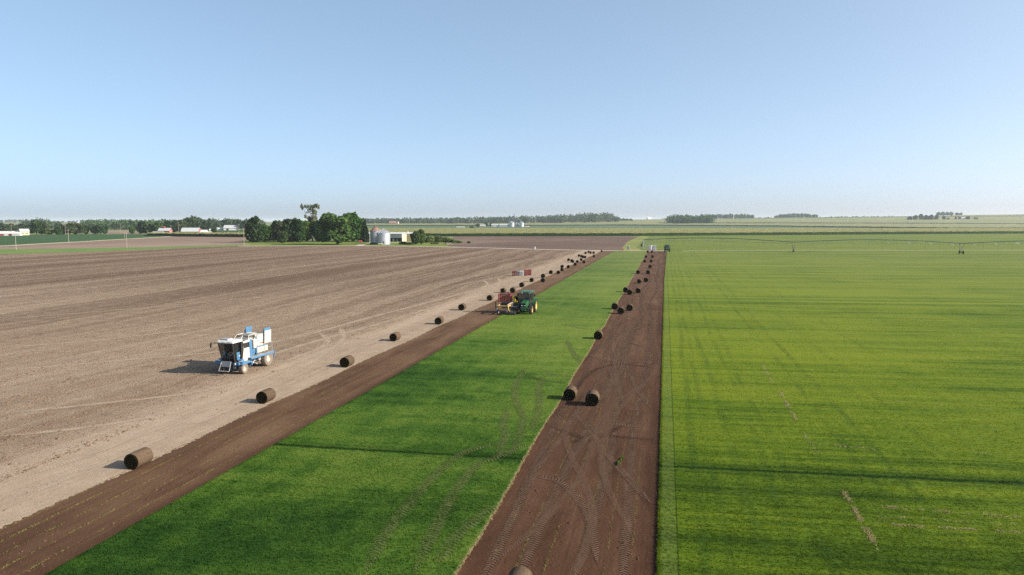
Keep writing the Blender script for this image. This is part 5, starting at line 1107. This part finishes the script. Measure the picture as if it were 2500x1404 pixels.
def grain_bin(loc, dia, eave, rise, wm, rm, label, group, name='grain_bin', n=32, rings=6):
    t = empty(name, loc); tag(t, label, 'grain bin', group); r = dia / 2
    b = MB(); prof = []
    for k in range(rings): z0 = eave * k / rings; z1 = eave * (k + 1) / rings; prof += [(z0 + .02, r), (z1 - .06, r), (z1 - .03, r + .03)]
    b.lathe(prof + [(eave, r)], 2, n=n); b.build('wall', wm, t)
    b = MB(); b.lathe([(eave - .02, r + .12), (eave + rise * .95, r * .12), (eave + rise, .001)], 2, n=n); rf = b.build('roof', rm, t)
    b = MB()
    for i in range(16): a = 2 * math.pi * i / 16; b.cyl((math.cos(a) * (r + .1), math.sin(a) * (r + .1), eave + .03), (math.cos(a) * r * .15, math.sin(a) * r * .15, eave + rise * .95), .05, n=4)
    b.cyl((0, 0, eave + rise - .1), (0, 0, eave + rise + .25), r * .1, n=10); b.build('roof_ribs', rm, rf)
    return t
x, y = G(936.5, 596.8); bin1 = grain_bin((x, y, 0), 7.0, 6.1, 2.0, M['galv'], M['galv'], 'large galvanised grain bin with silver cone roof in front of the shed', 'farmyard grain bins')
b = MB(); b.box((1.5, -3.55, 1.1), (.8, .1, 1.4)); b.build('door', M['grey_metal'], bin1)
x, y = G(919.5, 596.2); grain_bin((x - 1.6, y + 2.6, 0), 5.8, 6.9, 2.8, M['galv'], M['rust_roof'], 'grain bin with rusty brown cone roof left of the silver bin', 'farmyard grain bins')
def pole(px, py, h, label, name='utility_pole', r=.12, arm=True, m='wood_pole', group='utility poles'):
    x, y = G(px, py); t = empty(name, (x, y, 0)); tag(t, label, 'pole', group); b = MB(); b.cyl((0, 0, -.2), (0, 0, h), r, r * .65, 8); b.build('post', M[m], t)
    if arm: b = MB(); b.box((0, 0, h - .5), (1.6, .1, .12), (0, 0, .6)); b.build('crossarm', M[m], t)
    return t
for (px, py, h, lab) in ((29, 576, 9, 'utility pole beside the white barn at the left edge'), (39.5, 610, 6.9, 'utility pole on the green verge nearest the left edge'), (86, 573.5, 6.5, 'short pole left of the big dark trees'), (160, 573.5, 9, 'tall utility pole behind the bean field'), (168, 592, 7.6, 'utility pole beside the white gravel track'), (295.5, 572, 10.2, 'tall utility pole at the far road in front of the tree belt'), (304, 582, 4.6, 'short pole behind the verge pole in the middle left'), (310, 606, 7.0, 'utility pole on the verge in the middle of the left field'), (418, 576, 9, 'utility pole just left of the gambrel barn'), (436.5, 576.5, 11.5, 'tallest utility pole touching the left side of the gambrel barn'), (584, 578.5, 10.2, 'utility pole at the corn strip left of the grove'), (596, 599.5, 8.8, 'utility pole at the left end of the grove')):
    pole(px, py, h, lab)
x, y = G(903, 592); pole(903, 593, 5.6, 'thin white pole left of the grain bins', 'light_pole', .12, False, 'white_wall', 'farmyard poles')
fp = pole(762, 596, 5.0, 'slim flag pole with a white flag in front of the grove', 'flag_pole', .06, False, 'white_wall', 'farmyard poles')
b = MB(); b.quad((0.05, 0, 4.7), (.6, .05, 4.2), (1.0, 0, 3.5), (.9, .02, 3.0), (.5, -.05, 3.5), (.05, 0, 3.9)); fl_ = b.build('flag', M['bright_white'], fp); md = fl_.modifiers.new('solid', 'SOLIDIFY'); md.thickness = .03
# red car by the shed
x, y = G(880.5, 592); t = empty('car', (x, y, 0), R(20)); tag(t, 'small red car parked in the shade left of the shed', 'car')
b = MB(); b.prism([(-1.9, .35), (-1.85, .75), (-1.0, .85), (-.6, 1.3), (.9, 1.32), (1.6, .9), (1.9, .8), (1.9, .35)], 0, -.8, .8); bd = b.build('body', M['red_paint'], t, .06)
b = MB(); b.prism([(-.93, .88), (-.58, 1.25), (.85, 1.26), (1.45, .9)], 0, -.812, .812); b.build('window', M['window_dark'], bd)
for s in (-1, 1):
    for yy in (-1.2, 1.2): wheel(t, (s * .72, yy, .32), .32, .2, M['tyre'], M['grey_metal'], .6, 0, s)
    b = MB(); b.box((s * .6, -1.9, .66), (.3, .04, .14)); b.build('headlight', M['light_lens'], bd)
# rubble pile and stones by the bins
b = MB(); rr_ = random.Random(4)
for i in range(9): b.box((rr_.uniform(-1.2, 1.2), rr_.uniform(-.6, .6), .25), (rr_.uniform(.4, .9), rr_.uniform(.4, .8), rr_.uniform(.3, .8)), (rr_.random(), rr_.random(), rr_.random()))
o = b.build('rubble_pile', M['tan_wall']); x, y = G(928, 597.6); o.location = (x, y, 0); tag(o, 'heap of pale rubble at the foot of the grain bins', 'rubble', kind='stuff')
b = MB()
for i in range(16): b.cyl((rr_.uniform(-2.5, 2.5), rr_.uniform(-.8, .8), rr_.uniform(.1, .4)), (rr_.uniform(-2.5, 2.5), rr_.uniform(-.8, .8), rr_.uniform(.3, 1.1)), .09, n=5)
o = b.build('brush_pile', M['wood_board']); x, y = G(1093, 598); o.location = (x, y, 0); tag(o, 'brown brushwood pile on the yard edge before the thicket', 'brushwood', kind='stuff')
# farm on the left horizon
def B(px, py): return G(px, py)
x, y = B(14, 576); barn('barn', (x, y, 0), R(28), 9, 13, 2.0, 1.8, M['red_barn'], M['bright_white'], 'white roofed low barn at the left edge of the picture', doors=(('f', 2, 3, 0, 1.8, M['white_wall']),))
x, y = B(42, 576); barn('shed', (x, y, 0), R(28), 5, 6, 2.0, 1.2, M['white_wall'], M['bright_white'], 'small white shed right of the low white roofed barn', 'shed')
x, y = B(59, 575); barn('house', (x, y, 0), R(60), 6, 6.5, 3.6, 2.0, M['cream_wall'], M['grey_roof'], 'small tan house left of the big dark trees', 'house', windows=(('f', -1.5, .9, 1.2, 1.2, M['window_dark']), ('f', 1.5, .9, 1.2, 1.2, M['window_dark'])))
x, y = P(149, 1300); barn('barn', (x, y, 0), R(30), 9, 12, 4, 3, M['white_wall'], M['bright_white'], 'white barn standing far behind the left tree clumps')
x, y = P(204, 2300); barn('barn', (x, y, terrain(x, y)), R(15), 14, 24, 5, 3, M['white_wall'], M['bright_white'], 'long white building on the far left skyline')
x, y = B(404, 572); rb = barn('barn', (x, y, 0), R(18), 8, 10, 3.4, 2.4, M['red_barn'], M['grey_roof'], 'small red barn with grey roof and cupola', doors=(('r', 0, 2.4, 0, 2.6, M['white_wall']),))
b = MB(); b.box((-1, 0, 6.1), (1.6, 1.4, 1.4)); b.prism([(-1.0, 6.8), (0, 7.5), (1.0, 6.8)], 0, -2.0, 0); b.build('cupola', M['red_barn'], rb)
x, y = B(396, 572.5); barn('shed', (x, y - 5, 0), R(18), 4, 9, 1.6, .9, M['white_wall'], M['bright_white'], 'low white roofed lean-to in front of the small red barn', 'shed')
x, y = B(467, 572); barn('barn', (x, y, 0), R(22), 9, 15, 2.6, 3.4, M['red_barn'], M['barn_roof'], 'red gambrel barn with a pale metal roof', gambrel=True, doors=(('r', 0, 3, 0, 2.6, M['white_wall']),), windows=(('f', -4, 1, 1, 1, M['window_dark']), ('f', 0, 1, 1, 1, M['window_dark']), ('f', 4, 1, 1, 1, M['window_dark'])))
x, y = B(499, 572); barn('shed', (x, y, 0), R(25), 5, 5, 1.8, 2.2, M['white_wall'], M['bright_white'], 'round roofed white shed right of the gambrel barn', 'shed', gambrel=True)
x, y = B(510, 572); barn('shed', (x, y, 0), R(22), 4, 5, 1.4, .8, M['red_barn'], M['bright_white'], 'low red shed right of the round roofed white shed', 'shed')
x, y = B(521, 568); barn('shed', (x, y, 0), R(22), 6, 7, 2.6, 1.4, M['white_wall'], M['bright_white'], 'white shed behind the small dark tree', 'shed')
x, y = B(538, 563); barn('shed', (x, y, 0), R(22), 7, 9, 2.4, 1.4, M['white_wall'], M['bright_white'], 'pair sized white shed left of the grey roofed barn', 'shed')
x, y = B(564, 563); barn('barn', (x, y, 0), R(22), 12, 16, 3.5, 3.6, M['white_wall'], M['barn_roof'], 'white barn with pale grey roof left of the grove', doors=(('f', -3, 3, 0, 2.6, M['window_dark']),))
x, y = P(960, 2090); barn('barn', (x, y, terrain(x, y)), R(15), 16, 20, 5, 5, M['red_barn'], M['rust_roof'], 'far red barn in front of the long wood')
x, y = P(973, 2090); grain_bin((x, y, terrain(x, y)), 4.5, 7, 2, M['white_wall'], M['white_wall'], 'tiny white silo right of the far red barn', 'far silos', 'silo', 12, 2)
# far farm with shiny bins
for (px, d, dia, ev, rs_, lab) in ((1249, 1500, 12, 9.5, 3.6, 'largest shiny far grain bin, left of three'), (1261, 1505, 7, 8.0, 2.6, 'smallest shiny far grain bin between two larger ones'), (1273, 1500, 10.5, 9.0, 3.4, 'shiny far grain bin, rightmost of three')):
    x, y = P(px, d); grain_bin((x, y, terrain(x, y)), dia, ev, rs_, M['galv'], M['galv'], lab, 'far grain bins', n=24, rings=3)
x, y = P(1255.5, 1506); t = empty('grain_elevator', (x, y, terrain(x, y))); tag(t, 'thin grain elevator leg rising above the far bins', 'elevator')
b = MB(); b.box((0, 0, 13.5), (.9, .9, 27)); b.build('leg', M['galv'], t); b = MB(); b.box((0, 0, 27.5), (2, 1.6, 2.2)); b.build('head', M['galv'], t)
for dx in (-6, 5.5, 15): b = MB(); b.cyl((0, 0, 26), (dx, 0, 12.5), .3, n=6); b.build('spout', M['galv'], t)
x, y = P(1176, 1520); barn('house', (x, y, terrain(x, y)), R(12), 8, 17, 2.6, 2.2, M['cream_wall'], M['grey_roof'], 'far cream bungalow left of the far sheds', 'house', windows=(('f', -5, 1.6, 1, 1.2, M['window_dark']), ('f', 0, 1.6, 1, 1.2, M['window_dark']), ('f', 5, 1.6, 1, 1.2, M['window_dark'])))
x, y = P(1208, 1530); barn('shed', (x, y, terrain(x, y)), R(14), 12, 15, 4.2, 2, M['grey_blue_wall'], M['grey_roof'], 'far grey blue shed with white door next to the bungalow', 'shed', doors=(('f', 0, 5, 0, 3.6, M['bright_white']), ('r', 0, 5, 0, 3.4, M['bright_white'])))
x, y = P(1229, 1530); barn('shed', (x, y, terrain(x, y)), R(14), 14, 17, 4.0, 2.2, M['grey_blue_wall'], M['grey_roof'], 'far grey blue shed touching the shiny bins', 'shed', doors=(('r', 0, 6, 0, 3.6, M['bright_white']),))
x, y = P(1287, 1490); barn('shed', (x, y, terrain(x, y)), R(14), 4, 9, 1.4, .6, M['white_wall'], M['bright_white'], 'low white shed right of the far bins', 'shed')
x, y = P(1125, 1350); barn('greenhouse', (x, y, .4), R(14), 4, 15, .8, .7, M['white_wall'], M['bright_white'], 'low white tunnel in the far bean field', 'tunnel')
x, y = P(1583, 2990); barn('barn', (x, y, terrain(x, y)), R(30), 10, 18, 5, 4, M['white_wall'], M['bright_white'], 'tiny white barn on the skyline by the mast')
x, y = P(1617, 2990); barn('house', (x, y, terrain(x, y)), R(10), 9, 10, 3, 3, M['white_wall'], M['grey_roof'], 'tiny white house left of the nearer dark wood', 'house')
x, y = P(2346, 2160); barn('house', (x, y, terrain(x, y)), R(10), 9, 11, 4, 4, M['grey_blue_wall'], M['grey_roof'], 'small grey house among the trees below the right hill', 'house')
x, y = P(1577, 2995); t = empty('radio_mast', (x, y, terrain(x, y))); tag(t, 'thin radio mast on the skyline right of centre', 'mast')
b = MB()
for k in range(3): a = k * 2.094; b.cyl((math.cos(a) * .6, math.sin(a) * .6, 0), (math.cos(a) * .2, math.sin(a) * .2, 34), .14, .08, 5)
b.build('lattice', M['grey_metal'], t)

# ================================================================== IRRIGATION AND ROADSIDE THINGS
paint('pivot_steel', (.075, .105, .11), .6, 0, var=.1)
def centre_pivot():
    p0 = Vector((*G(1571, 607), 0)); t1 = Vector((*G(1937, 616.2), 0)); t2 = Vector((*G(2347, 620.5), 0)); d = (t2 - t1); t3 = t2 + d.normalized() * 56
    t = empty('irrigation_pivot', tuple(p0)); tag(t, 'long centre pivot irrigation boom on wheeled towers across the right lawn', 'irrigation boom')
    st = M['pivot_steel']; loc = lambda v: Vector(v) - p0
    b = MB()
    for sx in (-1, 1):
        for sy in (-1, 1): b.cyl((sx * 1.1, sy * 1.1, 0), (sx * .2, sy * .2, 3.6), .06, n=6)
    for z in (.9, 2.2): k = 1.1 - .9 * z / 3.6; b.tube([(-k, -k, z), (k, -k, z), (k, k, z), (-k, k, z), (-k, -k, z)], .04)
    pv = b.build('pivot_tower', st, t)
    b = MB(); b.cyl((0, 0, 0), (0, 0, 4.1), .12, n=10); b.build('riser_pipe', M['galv'], pv)
    b = MB(); b.box((-.9, -.9, 1.5), (.7, .3, 1.0)); b.build('control_box', M['dark_metal'], pv); b = MB(); b.box((.5, -.5, 3.2), (.5, .3, .7)); b.build('collector_box', M['bright_white'], pv)
    pts = [p0 + Vector((0, 0, 4.0)), t1 + Vector((0, 0, 4.0)), t2 + Vector((0, 0, 4.0)), t3 + Vector((0, 0, 4.0))]
    for a, c in zip(pts, pts[1:]):
        ar = [a.lerp(c, i / 24) + Vector((0, 0, 1.15 * math.sin(math.pi * i / 24))) for i in range(25)]; s_ = (c - a).normalized(); sd2 = Vector((-s_.y, s_.x, 0))
        b = MB(); b.tube([loc(q) for q in ar], .125, 8); sp = b.build('span_pipe', st, t)
        for k in range(2, 24, 3):
            lowpt = ar[k] - Vector((0, 0, .9 + .35 * math.sin(math.pi * k / 24)))
            b = MB()
            for s in (-1, 1): b.cyl(loc(ar[k - 1]), loc(lowpt + sd2 * s * .35), .03, n=5); b.cyl(loc(ar[min(24, k + 1)]), loc(lowpt + sd2 * s * .35), .03, n=5)
            b.cyl(loc(lowpt - sd2 * .35), loc(lowpt + sd2 * .35), .03, n=5); b.build('truss', M['galv'], sp)
        for s in (-1, 1):
            b = MB(); ch = [ar[0]] + [ar[k] - Vector((0, 0, .9 + .35 * math.sin(math.pi * k / 24))) + sd2 * s * .35 for k in range(2, 24, 3)] + [ar[24]]; b.tube([loc(q) for q in ch], .012, 4); b.build('truss_rod', st, sp)
        for k in range(1, 24, 2): b = MB(); b.cyl(loc(ar[k]), loc(Vector((ar[k].x, ar[k].y, 1.6))), .018, n=4); b.build('drop_hose', M['dark_metal'], sp)
    for c, s_ in ((t1, (t2 - p0).normalized()), (t2, (t3 - t1).normalized())):
        sd2 = Vector((-s_.y, s_.x, 0)); z = Vector((0, 0, 1)); tw = empty('drive_tower', tuple(loc(c))); tw.parent = t; b = MB()
        for s in (-1, 1):
            for e in (-1, 1): b.cyl(s_ * e * .75 + z * 3.95, sd2 * s * 1.9 + z * .6, .055, n=6)
        b.cyl(sd2 * 1.9 + z * .6, sd2 * -1.9 + z * .6, .07, n=6); b.build('tower_frame', st, tw)
        b = MB(); b.box(tuple(z * .75), (.4, .4, .35)); b.build('gearbox', M['dark_metal'], tw)
        for s in (-1, 1):
            w2 = wheel(tw, tuple(sd2 * s * 1.9 + z * .62), .60, .32, M['tyre'], M['dark_metal'], .5, 14); w2.rotation_euler = (0, 0, math.atan2(s_.y, s_.x))
            w2.location.z = .68
centre_pivot()
x, y = G(1588.5, 612); t = empty('storage_tank', (x, y, .0)); tag(t, 'white plastic tank standing by the lane beside the pivot', 'tank')
b = MB(); b.lathe([(0, .9), (.1, 1.0), (1.6, 1.0), (1.75, .92), (1.75, .001)], 2, (0, 0, .35), 18); b.box((1.55, 0, 1.2), (1.2, 1.6, 1.9)); b.build('tank_body', M['bright_white'], t, .04)
b = MB(); b.box((.5, 0, .17), (3.2, 1.6, .34)); b.build('base_frame', M['grey_metal'], t); b = MB(); b.cyl((0, 0, 2.1), (0, 0, 2.22), .25, n=12); b.build('lid', M['dark_metal'], t)
x, y = G(1533.5, 611.5); t = empty('control_cabinet', (x, y, 0)); tag(t, 'grey control cabinet on legs left of the pivot point', 'cabinet')
b = MB(); b.box((0, 0, 1.15), (1.0, .6, 1.2)); cb = b.build('cabinet', M['white_wall'], t, .02); b = MB(); b.box((0, -.31, 1.15), (.8, .03, 1.0)); b.build('door', M['grey_metal'], cb)
for sx in (-.4, .4): b = MB(); b.box((sx, 0, .3), (.1, .5, .6)); b.build('leg', M['grey_metal'], t)
x, y = G(1521.5, 612); t = empty('hydrant', (x, y, 0)); tag(t, 'small rusty red hydrant left of the control cabinet', 'hydrant')
b = MB(); b.cyl((0, 0, 0), (0, 0, .75), .14, n=10); b.lathe([(.75, .17), (.9, .1), (.95, .001)], 2, n=10); b.build('barrel', M['red_barn'], t); b = MB(); b.cyl((0, 0, .5), (.4, 0, .5), .07, n=8); b.build('outlet', M['red_barn'], t)
x, y = G(1304, 609.5); t = empty('drum', (x, y, 0)); tag(t, 'grey and white drum standing on the lane edge', 'drum')
b = MB(); b.lathe([(0, .45), (.05, .48), (.5, .48), (.53, .5), (.56, .48), (1.05, .48), (1.08, .5), (1.1, .46), (1.1, .001)], 2, (-.2, 0, 0), 18); b.build('body', M['grey_metal'], t)
b = MB(); b.box((.36, .05, .65), (.45, .6, 1.3)); b.build('white_box', M['bright_white'], t, .04)

# ================================================================== HAZE
def mk_haze():
    m = bpy.data.materials.new('haze_air'); m.use_nodes = True; nt = m.node_tree
    for n in list(nt.nodes): nt.nodes.remove(n)
    o = nt.nodes.new('ShaderNodeOutputMaterial'); v = nt.nodes.new('ShaderNodeVolumePrincipled')
    v.inputs['Color'].default_value = (.80, .88, 1.0, 1); v.inputs['Density'].default_value = 0.00007; v.inputs['Anisotropy'].default_value = .2
    nt.links.new(v.outputs[0], o.inputs['Volume']); m.cycles.homogeneous_volume = True if hasattr(m.cycles, 'homogeneous_volume') else None
    b = MB(); b.box((0, 0, 33.0), (44000, 44000, 68)); ob = b.build('haze', m); tag(ob, 'thin pale summer haze over the fields', 'haze', kind='stuff')
mk_haze()
for lst in TP.values():                                   # prototypes that were never placed
    for e in lst:
        if not e[1]:
            for ch in list(e[0].children): bpy.data.objects.remove(ch)
            bpy.data.objects.remove(e[0])
